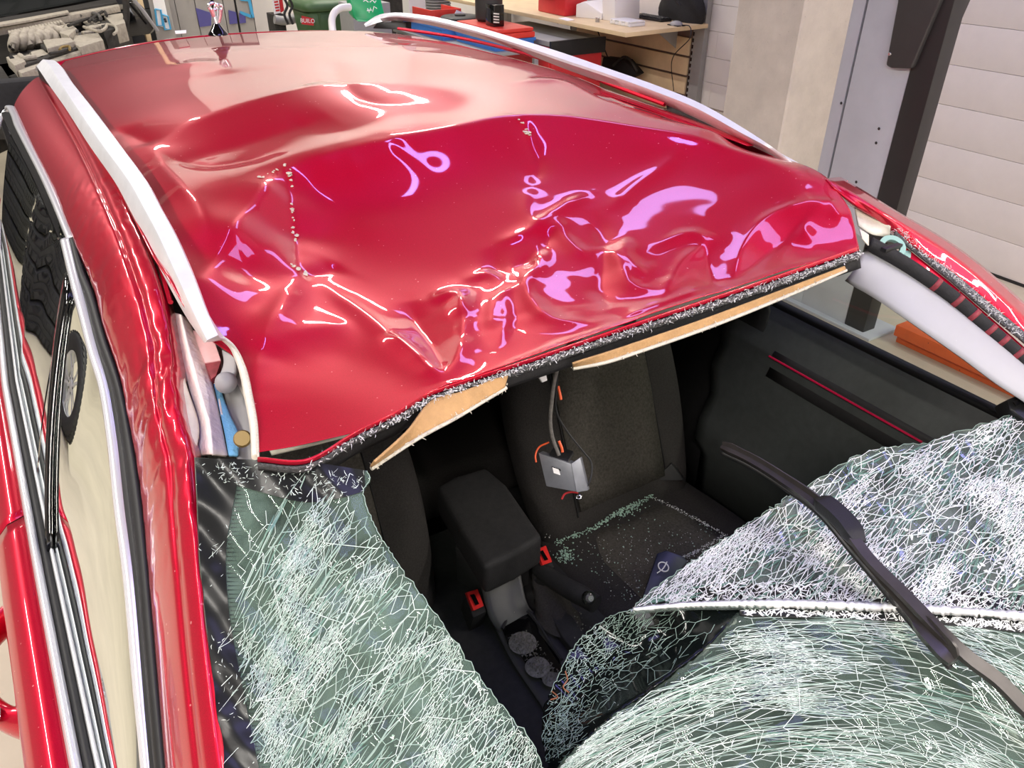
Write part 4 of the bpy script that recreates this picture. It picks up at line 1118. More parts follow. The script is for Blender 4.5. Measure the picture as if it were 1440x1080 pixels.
# belt buckles
for pl, z, nm in (([(656,833),(672,828),(681,852),(666,859)], .63, 'a'), ([(755,772),(768,767),(777,790),(763,795)], .66, 'b')):
    bk = prism('belt_buckle', [PZ(a, b, z) for a, b in pl], (0, .01, -.012), 'signal_red', cs, bev=0.002)
    q = [Vector(PZ(a, b, z + .002)) for a, b in pl]; cc = sum(q, Vector()) / 4
    prism('buckle_slot', [cc + (p - cc) * Vector((.35, .6, 1)) + Vector((-.002, 0, 0)) for p in q], (0, 0, .001), 'gloss_black', bk)
    prism('buckle_body', [cc + (p - cc) * 1.25 + Vector((0, 0, -.012)) for p in q], (0, .03, -.09), 'soft_black', bk, bev=0.003)
# hand brake
hbp = [PZ(758,800,.63), PZ(778,815,.645), PZ(800,828,.655), PZ(822,840,.66), PZ(838,850,.66)]
hk = tube('hand_brake', hbp, [.019, .020, .021, .022, .020], 'soft_black', cs, seg=16)
cpos = PZ(828, 841, .683)
lathe('brake_button', [(0, .012), (.006, .012), (.009, .008), (.010, 0)], 'chrome', hk, 18, c=cpos, basis=basis_from((-.1, -.7, .6)))
lathe('button_collar', [(.010, .004), (.014, .004), (.015, -.004)], 'gloss_black', hk, 18, c=cpos, basis=basis_from((-.1, -.7, .6)))
rows = []
for k in range(8):
    v = k / 7; c = Vector(PZ(762, 812, .63)) * (1 - v) + Vector(PZ(785, 868, .585)) * v
    rows.append([c + Vector(((.020 + .022 * v + .004 * (k % 2)) * math.cos(a), (.026 + .03 * v + .004 * (k % 2)) * math.sin(a), 0)) for a in np.linspace(0, 2 * math.pi, 19)[:-1]])
gridmesh('brake_gaiter', rows, 'seat_cloth', cs, close=True)
box('tunnel', .47, .80, .45, 1.35, .28, .555, 'soft_black', cs, bev=0.02)
# ------------------------------------------------------------------ shattered windscreen
class Sheet:
    """height of a glass sheet known at a few places, smooth in between"""
    def __init__(s, ctrl, lam=1e-5, wav=0):
        s.wav = wav
        p = np.array([(a / 1000, b / 1000, z) for a, b, z in ctrl]); s.p = p; s.w = tps_fit(p, lam)
    def z(s, a, b):
        q = np.stack([np.asarray(a, float) / 1000, np.asarray(b, float) / 1000], 1)
        d2 = ((q[:, None, :] - s.p[None, :, :2]) ** 2).sum(2); n = len(s.p)
        z = (0.5 * d2 * np.log(d2 + 1e-18)) @ s.w[:n] + s.w[n] + q @ s.w[n+1:]
        if s.wav:
            x, y = q[:, 0] * 1000, q[:, 1] * 1000
            z = z + s.wav * (np.sin(x * .043 + 1.3 * np.sin(y * .031)) * np.sin(y * .052 + 1.1 * np.sin(x * .024)) + .6 * np.sin(x * .093 - y * .071))
        return z
    def pts(s, a, b, lift=0.0):
        a = np.asarray(a, float).ravel(); b = np.asarray(b, float).ravel()
        z = s.z(a, b) + lift
        D = np.array(FW)[None] + np.array(RT)[None] * ((a - 720) / FPX)[:, None] + np.array(UP)[None] * ((540 - b) / FPX)[:, None]
        t = (z - CAM.z) / D[:, 2]
        return np.array(CAM)[None] + D * t[:, None]
def inside(poly, a, b):
    a = np.asarray(a); b = np.asarray(b); r = np.zeros(a.shape, bool); n = len(poly)
    for i in range(n):
        x1, y1 = poly[i]; x2, y2 = poly[(i + 1) % n]
        c = ((y1 > b) != (y2 > b)) & (a < (x2 - x1) * (b - y1) / (y2 - y1 + 1e-12) + x1); r ^= c
    return r
def jag(pl, n, amp, seed):
    P = catmull(pl, n); r = np.random.RandomState(seed)
    k = r.randn(n, 2) * amp; k[0] = 0; k[-1] = 0
    return P + k
def sheet_mesh(name, S, A, B, m, parent, nw=60, lift=0.0, thick=0.005, wav=0):
    rows = []
    for j in range(nw + 1):
        v = j / nw; q = A * (1 - v) + B * v
        rows.append(S.pts(q[:, 0], q[:, 1], lift))
    R = np.array(rows)
    if wav:
        for i in range(R.shape[0]):
            for j in range(R.shape[1]):
                p = R[i, j]; R[i, j, 2] += wav * mnoise.noise(Vector((p[0] * 22, p[1] * 22, 4.4)))
    o = gridmesh(name, R, m, parent)
    if thick:
        md = o.modifiers.new('thickness', 'SOLIDIFY'); md.thickness = thick
        nz = sum(p.normal.z for p in o.data.polygons)
        md.offset = -1 if nz > 0 else 1
    return o
def fbm(a, b, sc, seed):
    return np.array([mnoise.fractal(Vector((x * sc, y * sc, seed)), 1.0, 2.0, 3) for x, y in zip(a, b)])
def ribbons(name, S, starts, angles, lengths, widths, m, parent, poly, field=None, lift=0.0012, wob=0.06, npt=6, clip=True):
    """thin crack lines lying on the sheet; starts in pixels, each walks along its direction field"""
    n = len(starts); P = np.zeros((n, npt, 2)); P[:, 0] = starts; ang = np.array(angles, float)
    for k in range(1, npt):
        st = (lengths / (npt - 1))[:, None]
        P[:, k] = P[:, k-1] + np.stack([np.cos(ang), -np.sin(ang)], 1) * st
        if field is not None:
            ang = ang + 0.6 * (field(P[:, k, 0], P[:, k, 1]) - field(P[:, k-1, 0], P[:, k-1, 1]))
        ang = ang + nrng.randn(n) * wob
    ok = np.ones(n, bool)
    if clip:
        ok = inside(poly, P[:, 0, 0], P[:, 0, 1]) & inside(poly, P[:, -1, 0], P[:, -1, 1]) & inside(poly, P[:, npt//2, 0], P[:, npt//2, 1])
    P = P[ok]; widths = widths[ok]; n = len(P)
    if not n: return None
    T = np.gradient(P, axis=1); T /= np.linalg.norm(T, axis=2, keepdims=True) + 1e-9
    N = np.stack([-T[..., 1], T[..., 0]], 2)
    tap = np.sin(np.linspace(0.25, math.pi - 0.25, npt))[None, :, None]
    L = P + N * widths[:, None, None] * tap * .5; R = P - N * widths[:, None, None] * tap * .5
    LW = S.pts(L[..., 0], L[..., 1], lift).reshape(n, npt, 3); RW = S.pts(R[..., 0], R[..., 1], lift + 0.0002).reshape(n, npt, 3)
    V = np.stack([LW, RW], 2).reshape(-1, 3)
    base = (np.arange(n) * npt * 2)[:, None] + (np.arange(npt - 1) * 2)[None]
    F = np.stack([base, base + 1, base + 3, base + 2], 2).reshape(-1, 4)
    me = bpy.data.meshes.new(name)
    me.vertices.add(len(V)); me.vertices.foreach_set('co', V.ravel())
    me.loops.add(F.size); me.loops.foreach_set('vertex_index', F.ravel().astype(np.int32))
    me.polygons.add(len(F)); me.polygons.foreach_set('loop_start', (np.arange(len(F)) * 4).astype(np.int32)); me.polygons.foreach_set('loop_total', np.full(len(F), 4, np.int32))
    me.update(calc_edges=True)
    o = link(name, me, m, parent, False); o['kind'] = 'stuff'
    return o
def crack_layer(S, poly, parent, field, count, lrange, wrange, mname, dens, spread=0.12, cross=0.0, nm='crack_lines', npt=6, bbox=None, wob=.06):
    xs = [p[0] for p in poly]; ys_ = [p[1] for p in poly]
    n = int(count * 5)
    a = nrng.uniform(min(xs), max(xs), n); b = nrng.uniform(min(ys_), max(ys_), n)
    k = inside(poly, a, b); a, b = a[k], b[k]
    if dens is not None:
        k = nrng.rand(len(a)) < dens(a, b); a, b = a[k], b[k]
    a, b = a[:count], b[:count]
    th = field(a, b) + nrng.randn(len(a)) * spread
    if cross: th = th + math.pi / 2 + nrng.randn(len(a)) * cross
    L = nrng.uniform(lrange[0], lrange[1], len(a)); W = nrng.uniform(wrange[0], wrange[1], len(a))
    return ribbons(nm, S, np.stack([a, b], 1), th, L, W, mname, parent, poly, None if cross else field, npt=npt, wob=wob)

from mathutils.geometry import delaunay_2d_cdt
def net(S, poly, to_uv, from_uv, count, dens, wrange, mname, parent, maxlen=60, lift=0.0011, nm='crack_net', drop=0.0):
    """a net of cracks: borders of irregular cells, cells small where the glass is crushed and large where it stayed whole"""
    xs = [p[0] for p in poly]; ys_ = [p[1] for p in poly]
    a = nrng.uniform(min(xs) - 30, max(xs) + 30, count * 14); b = nrng.uniform(min(ys_) - 30, max(ys_) + 30, count * 14)
    k = nrng.rand(len(a)) < dens(a, b); a, b = a[k][:count], b[k][:count]
    u, v = to_uv(a, b)
    o = delaunay_2d_cdt([Vector((float(x), float(y))) for x, y in zip(u, v)], [], [], 0, 1e-6)
    P = np.array([(p.x, p.y) for p in o[0]]); T = np.array([f for f in o[2] if len(f) == 3])
    A, B, C = P[T[:, 0]], P[T[:, 1]], P[T[:, 2]]
    d = 2 * (A[:, 0] * (B[:, 1] - C[:, 1]) + B[:, 0] * (C[:, 1] - A[:, 1]) + C[:, 0] * (A[:, 1] - B[:, 1])); d[np.abs(d) < 1e-9] = 1e-9
    a2, b2, c2 = (A ** 2).sum(1), (B ** 2).sum(1), (C ** 2).sum(1)
    cx = (a2 * (B[:, 1] - C[:, 1]) + b2 * (C[:, 1] - A[:, 1]) + c2 * (A[:, 1] - B[:, 1])) / d
    cy = (a2 * (C[:, 0] - B[:, 0]) + b2 * (A[:, 0] - C[:, 0]) + c2 * (B[:, 0] - A[:, 0])) / d
    X, Y = from_uv(cx, cy)
    em = {}
    E = []
    for t, f in enumerate(T):
        for i, j in ((0, 1), (1, 2), (2, 0)):
            e = (min(f[i], f[j]), max(f[i], f[j]))
            if e in em: E.append((em[e], t))
            else: em[e] = t
    E = np.array(E)
    p, q = np.stack([X[E[:, 0]], Y[E[:, 0]]], 1), np.stack([X[E[:, 1]], Y[E[:, 1]]], 1)
    L = np.linalg.norm(q - p, axis=1)
    ok = (L < maxlen) & (L > .4) & inside(poly, p[:, 0], p[:, 1]) & inside(poly, q[:, 0], q[:, 1]) & (nrng.rand(len(L)) > drop)
    p, q, L = p[ok], q[ok], L[ok]
    dr = (q - p) / L[:, None]; nn = np.stack([-dr[:, 1], dr[:, 0]], 1); n = len(p)
    w = nrng.uniform(wrange[0], wrange[1], n)[:, None] * .5
    p = p - dr * .3; q = q + dr * .3
    Q = np.stack([p + nn * w, p - nn * w, q - nn * w * .8, q + nn * w * .8], 1)
    V = S.pts(Q[..., 0], Q[..., 1], lift)
    V = V.reshape(n, 4, 3); V[..., 2] += nrng.uniform(0, .0006, (n, 1)); V = V.reshape(-1, 3)
    me = bpy.data.meshes.new(nm); F = np.arange(n * 4).reshape(n, 4)
    me.vertices.add(len(V)); me.vertices.foreach_set('co', V.ravel())
    me.loops.add(F.size); me.loops.foreach_set('vertex_index', F.ravel().astype(np.int32))
    me.polygons.add(n); me.polygons.foreach_set('loop_start', (np.arange(n) * 4).astype(np.int32)); me.polygons.foreach_set('loop_total', np.full(n, 4, np.int32))
    me.update(calc_edges=True)
    ob = link(nm, me, mname, parent, False); ob['kind'] = 'stuff'
    return ob
def rot_uv(deg, stretch, bend=0.0, cx=0, cy=0):
    c, s_ = math.cos(math.radians(deg)), math.sin(math.radians(deg))
    def to(a, b):
        al = (a - cx) * c - (b - cy) * s_; ac = (a - cx) * s_ + (b - cy) * c
        ac = ac - bend * al * al
        return al / stretch, ac
    def fr(u, v):
        al = u * stretch; ac = v + bend * al * al
        return cx + al * c + ac * s_, cy - al * s_ + ac * c
    return to, fr
def polar_uv(cx, cy, r0, stretch):
    def to(a, b): return np.arctan2(a - cx, cy - b) * r0 / stretch, np.hypot(a - cx, b - cy)
    def fr(u, v):
        t = u * stretch / r0; return cx + v * np.sin(t), cy - v * np.cos(t)
    return to, fr
ws = empty('windscreen'); ws.parent = car; ws['label'] = 'shattered laminated windscreen torn in two'
# ---- left sheet, still held along the pillar
LS = Sheet([(272,643,1.345),(390,648,1.350),(512,660,1.345),(275,710,1.312),(279,780,1.285),(290,900,1.243),(312,1080,1.185),(335,1220,1.14),
            (518,672,1.338),(530,745,1.300),(565,800,1.268),(610,860,1.235),(680,960,1.180),(745,1040,1.140),(768,1085,1.118),(820,1180,1.08),
            (400,720,1.322),(400,800,1.288),(450,950,1.215),(550,1050,1.155),(400,1080,1.170),(560,880,1.235),(380,1520,1.03),(940,1450,.975),(650,1500,1.0)], wav=.0022)
LA = catmull([(273,643),(276,700),(280,790),(292,905),(314,1085),(334,1220),(378,1520)], 150)
LB = np.concatenate([jag([(516,662),(519,676),(511,690),(530,745),(565,800)], 45, .8, 1), jag([(568,803),(610,860),(640,900),(680,960),(745,1040),(768,1085),(830,1190),(930,1450)], 105, 1.6, 2)])
lsh = sheet_mesh('glass_sheet', LS, LA, LB, 'cracked_glass', ws, nw=70)
lsh['label'] = 'green tinged crazed glass sheet held along the left pillar'
polyL = [tuple(p) for p in LA] + [tuple(p) for p in LB[::-1]]
# printed black border: along the pillar and along the top
fe = catmull([(338,655),(326,720),(318,770),(322,860),(340,960),(360,1060),(376,1140),(390,1220),(430,1520)], 150)
fr_ = sheet_mesh('frit_border', LS, LA + np.array([1.5, 0]), fe, 'frit_black', lsh, nw=10, lift=0.0010, thick=0)
ft0 = catmull([(273,644),(350,646),(430,649),(512,661)], 60); ft1 = catmull([(300,672),(360,690),(430,706),(480,700),(514,690)], 60)
sheet_mesh('frit_border', LS, ft0, ft1, 'frit_black', lsh, nw=8, lift=0.0011, thick=0)
# dots fading out beside the border
V = []; F = []
for k in range(0, 150, 1):
    for q in range(9):
        p = fe[k] + np.array([2 + q * 2.6 + (k % 2) * 1.3, 0]); s_ = 1.15 * (1 - q / 10)
        c = LS.pts([p[0] - s_, p[0], p[0] + s_, p[0]], [p[1], p[1] + s_, p[1], p[1] - s_], 0.0011)
        i = len(V); V += list(c); F.append((i, i+1, i+2, i+3))
d_ = meshobj('frit_dots', V, F, 'frit_black', lsh, False); d_['kind'] = 'stuff'
def fieldL(a, b):
    return np.radians(np.clip(66 - (a - 330) * 0.085 + (b - 900) * 0.012, 30, 80))
def bandL(a, b):
    # stream wise bands: dense streaks with clear islands between them
    u = a * math.sin(math.radians(55)) + b * math.cos(math.radians(55)); v = a * math.cos(math.radians(55)) - b * math.sin(math.radians(55))
    f = fbm(u, v * .35, 0.022, 2.2)
    return np.clip(0.55 + 1.5 * f, 0.06, 1) * np.clip((a - fitL(b)) / 30, 0, 1) * np.where(b < 700, .2, 1) * np.where(holeL(a, b) > .4, 1, .05)
uvL = rot_uv(57, 3.0, 0.00022, 480, 880)
def holes(cs):
    def f(a, b):
        r = np.ones(len(a))
        for (x, y, w, h, dg) in cs:
            c_, s__ = math.cos(math.radians(dg)), math.sin(math.radians(dg))
            p = (a - x) * c_ - (b - y) * s__; q = (a - x) * s__ + (b - y) * c_
            r = np.minimum(r, np.clip(np.hypot(p / w, q / h) - .55, .012, 1))
        return r
    return f
holeL = holes([(505,955,60,34,55),(560,880,46,30,50),(570,1060,60,34,45),(640,1015,40,22,45),(465,800,34,14,60),(392,765,40,18,60),(450,885,26,12,60),(412,735,26,14,60),(600,940,30,16,45),(370,900,40,14,70),(430,1010,40,16,60),(660,1060,40,20,45)])
fitL = lambda b: np.interp(b, fe[:, 1], fe[:, 0])
def densL(a, b):
    u, v = uvL[0](a, b)
    f = fbm(u * 1.6, v, 0.017, 2.2)
    d = np.clip(0.022 + 2.4 * np.clip(f + 0.06, 0, 1) ** 1.4, 0.022, 1)
    return d * np.clip((a - fitL(b) - 2) / 24, 0.0, 1) * np.clip((b - 690) / 20, .0, 1) * holeL(a, b) * np.where(b > 1110, .12, 1)
net(LS, polyL, *uvL, 7600, densL, (.42, .95), 'crack_white', lsh, maxlen=40, drop=.08)
net(LS, polyL, *uvL, 1500, densL, (.6, 1.7), 'crack_green', lsh, maxlen=80, lift=.0014)
net(LS, polyL, *rot_uv(40, 2.2, 0, 480, 880), 300, lambda a, b: np.clip((a - fitL(b)) / 60, 0, 1) * np.clip((b - 690) / 30, 0, 1), (.6, 1.2), 'crack_white', lsh, maxlen=90, lift=.0016)
crack_layer(LS, polyL, lsh, fieldL, 500, (40, 190), (.8, 2.2), 'crack_green', bandL, .06, npt=9, wob=.05)
crack_layer(LS, polyL, lsh, fieldL, 260, (20, 90), (1.2, 3.0), 'crack_deep', bandL, .08)
# crushed spots on the printed border
polyF = [tuple(p) for p in LA] + [tuple(p) for p in fe[::-1]]
def spots(cs, s):
    def f(a, b):
        r = np.zeros(len(a))
        for (x, y, w) in cs: r = np.maximum(r, np.exp(-((a - x) ** 2 + (b - y) ** 2) / (2 * w * w)))
        return r * s
    return f
zero = lambda a, b: np.zeros(len(a))
crack_layer(LS, polyF, lsh, zero, 200, (2, 10), (.4, 1.1), 'crack_white', spots([(320,655,14),(345,680,12),(300,770,12),(300,900,16),(312,930,14),(320,960,14),(300,660,10),(330,1010,10)], 1.2), 3.0, npt=4, wob=.3)
polyT = [(275,645),(512,661),(515,692),(480,702),(430,708),(360,692),(300,674)]
crack_layer(LS, polyT, lsh, zero, 210, (2, 11), (.4, 1.1), 'crack_white', spots([(340,660,26),(400,670,24),(470,680,24),(500,675,14),(440,665,14)], 1.0), 3.0, npt=4, wob=.3)

# ---- right sheet, lower part below the white fold
RS = Sheet([(700,1200,1.03),(780,1085,1.075),(860,1010,1.085),(940,955,1.09),(1000,905,1.10),(1036,862,1.108),(1100,862,1.107),(1200,866,1.103),(1320,874,1.098),(1440,890,1.092),(1600,915,1.085),
            (1000,1000,1.062),(1200,960,1.075),(1200,1080,1.03),(1400,1080,1.025),(1000,1100,1.025),(1600,1100,1.01),(900,1250,.985),(1600,1250,.96),(1200,1250,.975),(900,1650,.905),(1400,1650,.895),(1900,1000,1.05),(2000,1600,.88)], wav=.0022)
RA = np.concatenate([jag([(690,1215),(780,1085),(860,1010),(940,955),(1000,905),(1036,862)], 80, 1.2, 3), catmull([(1042,861),(1100,862),(1200,866),(1320,874),(1440,890),(1600,915),(1900,975)], 100)])
RB = linear([(860,1640),(1400,1650),(1980,1560)], 180)
rsh = sheet_mesh('glass_sheet', RS, RA, RB, 'streaked_glass', ws, nw=60)
rsh['label'] = 'large crazed glass sheet lying over the dashboard'
polyR = [tuple(p) for p in RA] + [tuple(p) for p in RB[::-1]]
def fieldR(a, b):
    return np.arctan2(-(a - 1130), 1560 - b) * 0.95 + 0.02
def bandR(a, b):
    r = np.hypot(a - 1130, b - 1560); th = np.arctan2(a - 1130, 1560 - b) * 520
    f = fbm(th * .5, r * 1.6, 0.014, 7.7)
    return np.clip(0.42 + 1.7 * f, 0.04, 1) * np.where(holeR(a, b) > .4, 1, .05) * np.where((b > 1120) | (a > 1480), .12, 1)
uvR = polar_uv(1130, 1560, 600, 6.0)
holeR = holes([(1184,1008,60,20,0),(1218,915,60,16,0),(1328,958,70,22,-20),(1290,1030,80,26,-22),(1060,930,60,10,5),(1060,1010,50,12,5),(1380,905,40,14,-12),(960,1030,40,10,25),(1100,1080,50,16,0),(1400,1010,50,20,-22),(1260,880,36,10,0)])
def densR(a, b):
    u, v = uvR[0](a, b)
    f = fbm(u * 3.0, v * 1.4, 0.014, 7.7)
    return np.clip(0.02 + 2.4 * np.clip(f + 0.05, 0, 1) ** 1.4, 0.02, 1) * np.where((b > 1120) | (a > 1480), .1, 1) * holeR(a, b)
polyRv = polyR
net(RS, polyRv, *uvR, 6200, densR, (.38, .85), 'crack_white', rsh, maxlen=90, drop=.06)
net(RS, polyRv, *uvR, 1300, densR, (.5, 1.3), 'crack_green', rsh, maxlen=120, lift=.0014)
net(RS, polyRv, *polar_uv(1130, 1560, 600, 2.2), 420, lambda a, b: np.where((b > 1120) | (a > 1480), .1, .6), (.6, 1.1), 'crack_white', rsh, maxlen=120, lift=.0016)
crack_layer(RS, polyR, rsh, fieldR, 500, (40, 240), (.5, 1.1), 'crack_white', bandR, .035, npt=9, wob=.035)
crack_layer(RS, polyR, rsh, fieldR, 500, (40, 240), (.7, 1.8), 'crack_green', bandR, .04, npt=9, wob=.035)
crack_layer(RS, polyR, rsh, fieldR, 400, (20, 100), (1.0, 2.4), 'crack_deep', bandR, .06)
crack_layer(RS, polyR, rsh, zero, 420, (4, 16), (.7, 1.6), 'crack_white', spots([(1160,1000,16),(1100,1060,20),(1240,880,30),(1240,920,16),(1130,950,20),(990,1075,30),(1330,960,20),(1150,870,30),(1000,985,18),(1420,1050,20)], 1), 3.0, npt=3, wob=.25)
# ---- upper flap beyond the fold
FS = Sheet([(885,858,1.105),(960,850,1.113),(1030,849,1.117),(1100,849,1.117),(1250,853,1.113),(1440,866,1.106),(1600,885,1.10),
            (930,820,1.085),(1000,770,1.082),(1100,705,1.082),(1190,645,1.088),(1300,622,1.10),(1390,593,1.115),(1425,585,1.125),(1460,600,1.128),(1600,660,1.13),
            (1050,800,1.092),(1200,750,1.086),(1350,720,1.10),(1500,760,1.11),(1860,760,1.13),(1900,960,1.075)], wav=.004)
FA = np.concatenate([jag([(886,858),(930,820),(1000,770),(1100,705),(1130,688)], 70, 1.6, 5), jag([(1133,686),(1190,648),(1235,632),(1300,622),(1350,606),(1390,594),(1425,585),(1450,598),(1600,650),(1840,745)], 110, 1.6, 6)])
FB = catmull([(886,860),(960,854),(1030,853),(1100,853),(1250,857),(1440,870),(1600,890),(1890,945)], 180)
fsh = sheet_mesh('folded_glass_flap', FS, FA, FB, 'crushed_glass', ws, nw=50)
fsh['label'] = 'white crushed glass flap folded back under the wiper'
polyU = [tuple(p) for p in FA] + [tuple(p) for p in FB[::-1]]
def fieldU(a, b): return np.radians(np.clip(34 + (a - 950) * 0.05, 30, 62)) + 0.25 * np.sin(a * .013 + b * .02)
def bandU(a, b): return np.clip(0.62 + 1.3 * fbm(a, b, 0.02, 5.1), 0.10, 1) * np.where(a > 1480, .15, 1)
uvU = rot_uv(40, 2.4, 0.0002, 1180, 740)
holeU = holes([(1190,672,44,14,40),(1300,735,40,14,60),(1350,660,30,18,50),(1400,615,18,12,40),(1120,740,40,14,40),(1060,790,30,12,30),(1250,650,30,10,30),(1370,780,40,16,30),(1180,800,30,12,30),(1040,820,24,10,20)])
def densU(a, b):
    u, v = uvU[0](a, b)
    f = fbm(u * 1.6, v, 0.018, 5.1)
    return np.clip(0.03 + 2.2 * np.clip(f + 0.08, 0, 1) ** 1.4, 0.03, 1) * np.where((b > 812 + (a - 1000) * .03) & (a > 960), .3, 1) * holeU(a, b) * np.where(a > 1480, .15, 1)
net(FS, polyU, *uvU, 5600, densU, (.5, 1.25), 'crush_white', fsh, drop=.04)
net(FS, polyU, *rot_uv(52, 3.2, 0, 1180, 740), 1500, densU, (.6, 1.4), 'crush_white', fsh, maxlen=80, lift=.0014)
net(FS, polyU, *rot_uv(20, 1.6, 0, 1180, 740), 500, lambda a, b: np.where(a > 1480, .1, .6), (.9, 1.8), 'crack_white', fsh, maxlen=100, lift=.0016)
crack_layer(FS, polyU, fsh, fieldU, 500, (12, 50), (1.2, 3.0), 'crack_deep', bandU, .2)
crack_layer(FS, polyU, fsh, zero, 1300, (3, 12), (1.6, 5.0), 'crush_white', spots([(1265,730,9),(1300,745,11),(1125,780,8),(1160,795,10),(1380,700,10),(1320,820,16),(1420,800,20),(1400,620,12),(1230,800,14),(1000,800,14)], 1), 3, npt=3, wob=.3)
# printed border along the fold, then the crushed white fold itself
polyB = [(930,838),(1010,812),(1100,815),(1250,820),(1440,832),(1600,850),(1600,890),(1440,868),(1250,855),(1100,851),(960,852)]
fb0 = catmull([(945,836),(1010,822),(1100,822),(1250,824),(1440,838),(1600,856)], 100); fb1 = catmull([(905,854),(1010,846),(1100,846),(1250,850),(1440,863),(1600,884)], 100)
sheet_mesh('frit_border', FS, fb0, fb1, 'frit_black', fsh, nw=6, lift=0.0010, thick=0)
crack_layer(FS, polyB, fsh, zero, 1100, (4, 15), (.6, 1.5), 'crush_white', None, 3, npt=4, wob=.25)
fc = catmull([(890,857),(960,851),(1030,849),(1100,849),(1250,854),(1440,867),(1600,888)], 200); V = []; F = []
fw = [3.0, 6.5, 8.5, 9, 9, 10, 10]
r0 = []; r1 = []; r2 = []
for k, p in enumerate(fc):
    w_ = np.interp(k / 199, np.linspace(0, 1, 7), fw) * (1 + .25 * nrng.randn()) * .5
    r0.append((p[0], p[1] - w_)); r1.append((p[0], p[1])); r2.append((p[0], p[1] + w_))
rws = [FS.pts([q[0] for q in rr], [q[1] for q in rr], l) for rr, l in ((r0, .001), (r1, .007), (r2, -.002))]
gridmesh('crushed_fold', rws, 'crush_white', ws, thick=0.002)
# rim of frit between fold and lower sheet
fr2a = catmull([(1040,853),(1100,855),(1250,860),(1440,874),(1600,895)], 80); fr2b = catmull([(1040,866),(1100,868),(1250,874),(1440,890),(1600,914)], 80)
fs2 = Sheet([(1040,853,1.112),(1250,860,1.108),(1440,874,1.100),(1600,895,1.094),(1040,867,1.106),(1250,874,1.10),(1440,890,1.093),(1600,914,1.086)])
fz = sheet_mesh('frit_border', fs2, fr2a, fr2b, 'frit_black', ws, nw=4, lift=0.001, thick=0.003)
polyZ = [tuple(p) for p in fr2a] + [tuple(p) for p in fr2b[::-1]]
crack_layer(fs2, polyZ, fz, zero, 900, (4, 14), (.8, 2.0), 'crush_white', None, 3, npt=4, wob=.25)
# ---- dark corner of the sheet, folded down into the cabin
DS = Sheet([(770,1080,1.03),(765,1000,1.02),(785,950,1.025),(810,905,1.04),(850,872,1.065),(885,858,1.09),(960,854,1.10),(1030,850,1.105),
            (800,1062,1.06),(860,1006,1.08),(905,976,1.083),(945,945,1.087),(990,911,1.095),(1036,864,1.104),(860,930,1.035),(930,900,1.06),(820,1000,1.03)], wav=.002)
DA = jag([(772,1088),(762,1030),(766,995),(785,950),(810,905),(850,872),(885,858),(960,854),(1032,850)], 110, .9, 8)
DB = jag([(775,1090),(800,1062),(860,1006),(905,976),(945,945),(990,911),(1015,888),(1036,866),(1040,860)], 110, .6, 9)
dsh_ = sheet_mesh('folded_dark_corner', DS, DA, DB, 'frit_dark_glass', ws, nw=30, wav=0.003, thick=0.004)
dsh_['label'] = 'dark corner of glass folded down over the gear tunnel'
polyD = [tuple(p) for p in DA] + [tuple(p) for p in DB[::-1]]
def fieldD(a, b): return np.full(len(a), math.radians(38.0))
net(DS, polyD, *rot_uv(38, 2.0, 0, 860, 940), 900, lambda a, b: spots([(825,925,34),(860,895,34),(795,995,26),(785,1050,24)], .9)(a, b) + .03, (.4, .9), 'crack_green', dsh_, maxlen=60, drop=.3)
crack_layer(DS, polyD, dsh_, fieldD, 120, (6, 34), (.5, 1.0), 'crack_green', spots([(830,930,40),(860,900,40),(800,1000,30),(900,880,40)], .9), .4, npt=5, wob=.2)
crack_layer(DS, polyD, dsh_, fieldD, 220, (2, 8), (.4, .9), 'crack_white', spots([(820,925,30),(850,900,30),(790,990,26),(880,980,10),(800,1040,20),(790,1060,20)], .8), 2.5, npt=4, wob=.3)
crack_layer(DS, polyD, dsh_, fieldD, 160, (6, 30), (.5, 1.2), 'crack_green', spots([(780,1050,26),(800,1030,22),(775,1010,16)], 1), 1.0, npt=4, wob=.3)
for tp_ in ([(795,944),(798,956),(792,966),(800,974)], [(776,972),(784,980),(774,984)]):
    tube('frayed_wire', [tuple(DS.pts([a], [b], .004)[0]) for a, b in tp_], .0009, 'copper_wire', dsh_, seg=5)
# pale rim of film along the torn edges
for S_, pl, par in ((LS, LB, lsh), (FS, FA[:-20], fsh), (DS, DA[30:95], dsh_)):
    Q = S_.pts(pl[:, 0], pl[:, 1], 0.001)
    V, F = tube_geo(Q, .0006, 5); meshobj('torn_edge', V, F, 'crack_green', par)

# ------------------------------------------------------------------ wiper over the flap
wp = empty('wiper'); wp.parent = car; wp['label'] = 'black windscreen wiper standing across the folded glass'
def wpts(l): return [PZ(a, b, z) for a, b, z in l]
bl = catmull(wpts([(1015,629,1.150),(1055,648,1.150),(1100,676,1.148),(1150,712,1.146),(1205,775,1.140),(1260,840,1.132),(1305,893,1.126),(1340,932,1.120)]), 60)
V, F = tube_geo(bl, np.interp(np.linspace(0, 1, 60), [0, .03, .08, .4, .86, .89, .98, 1], [.007, .010, .009, .011, .0095, .016, .016, .010]), prof=[(1, -.5), (.55, .45), (.1, .8), (-.5, .5), (-1, -.5), (-.2, -.8), (-.15, -1.6), (.1, -1.6), (.2, -.8)])
meshobj('wiper_blade', V, F, 'steel_blade', wp, True, 40)
V, F = tube_geo(bl + np.array([0, 0, -.010]), .0045, 6); meshobj('wiper_lip', V, F, 'black_rubber', wp)
cn = catmull(wpts([(1150,703,1.162),(1170,718,1.164),(1190,738,1.163),(1208,765,1.158)]), 20)
V, F = tube_geo(cn, np.interp(np.linspace(0, 1, 20), [0, .1, .8, 1], [.008, .014, .014, .009]), prof=[(1, -.7), (1, .35), (.8, .7), (-.8, .7), (-1, .35), (-1, -.7)])
meshobj('wiper_clip', V, F, 'black_plastic', wp, True, 40)
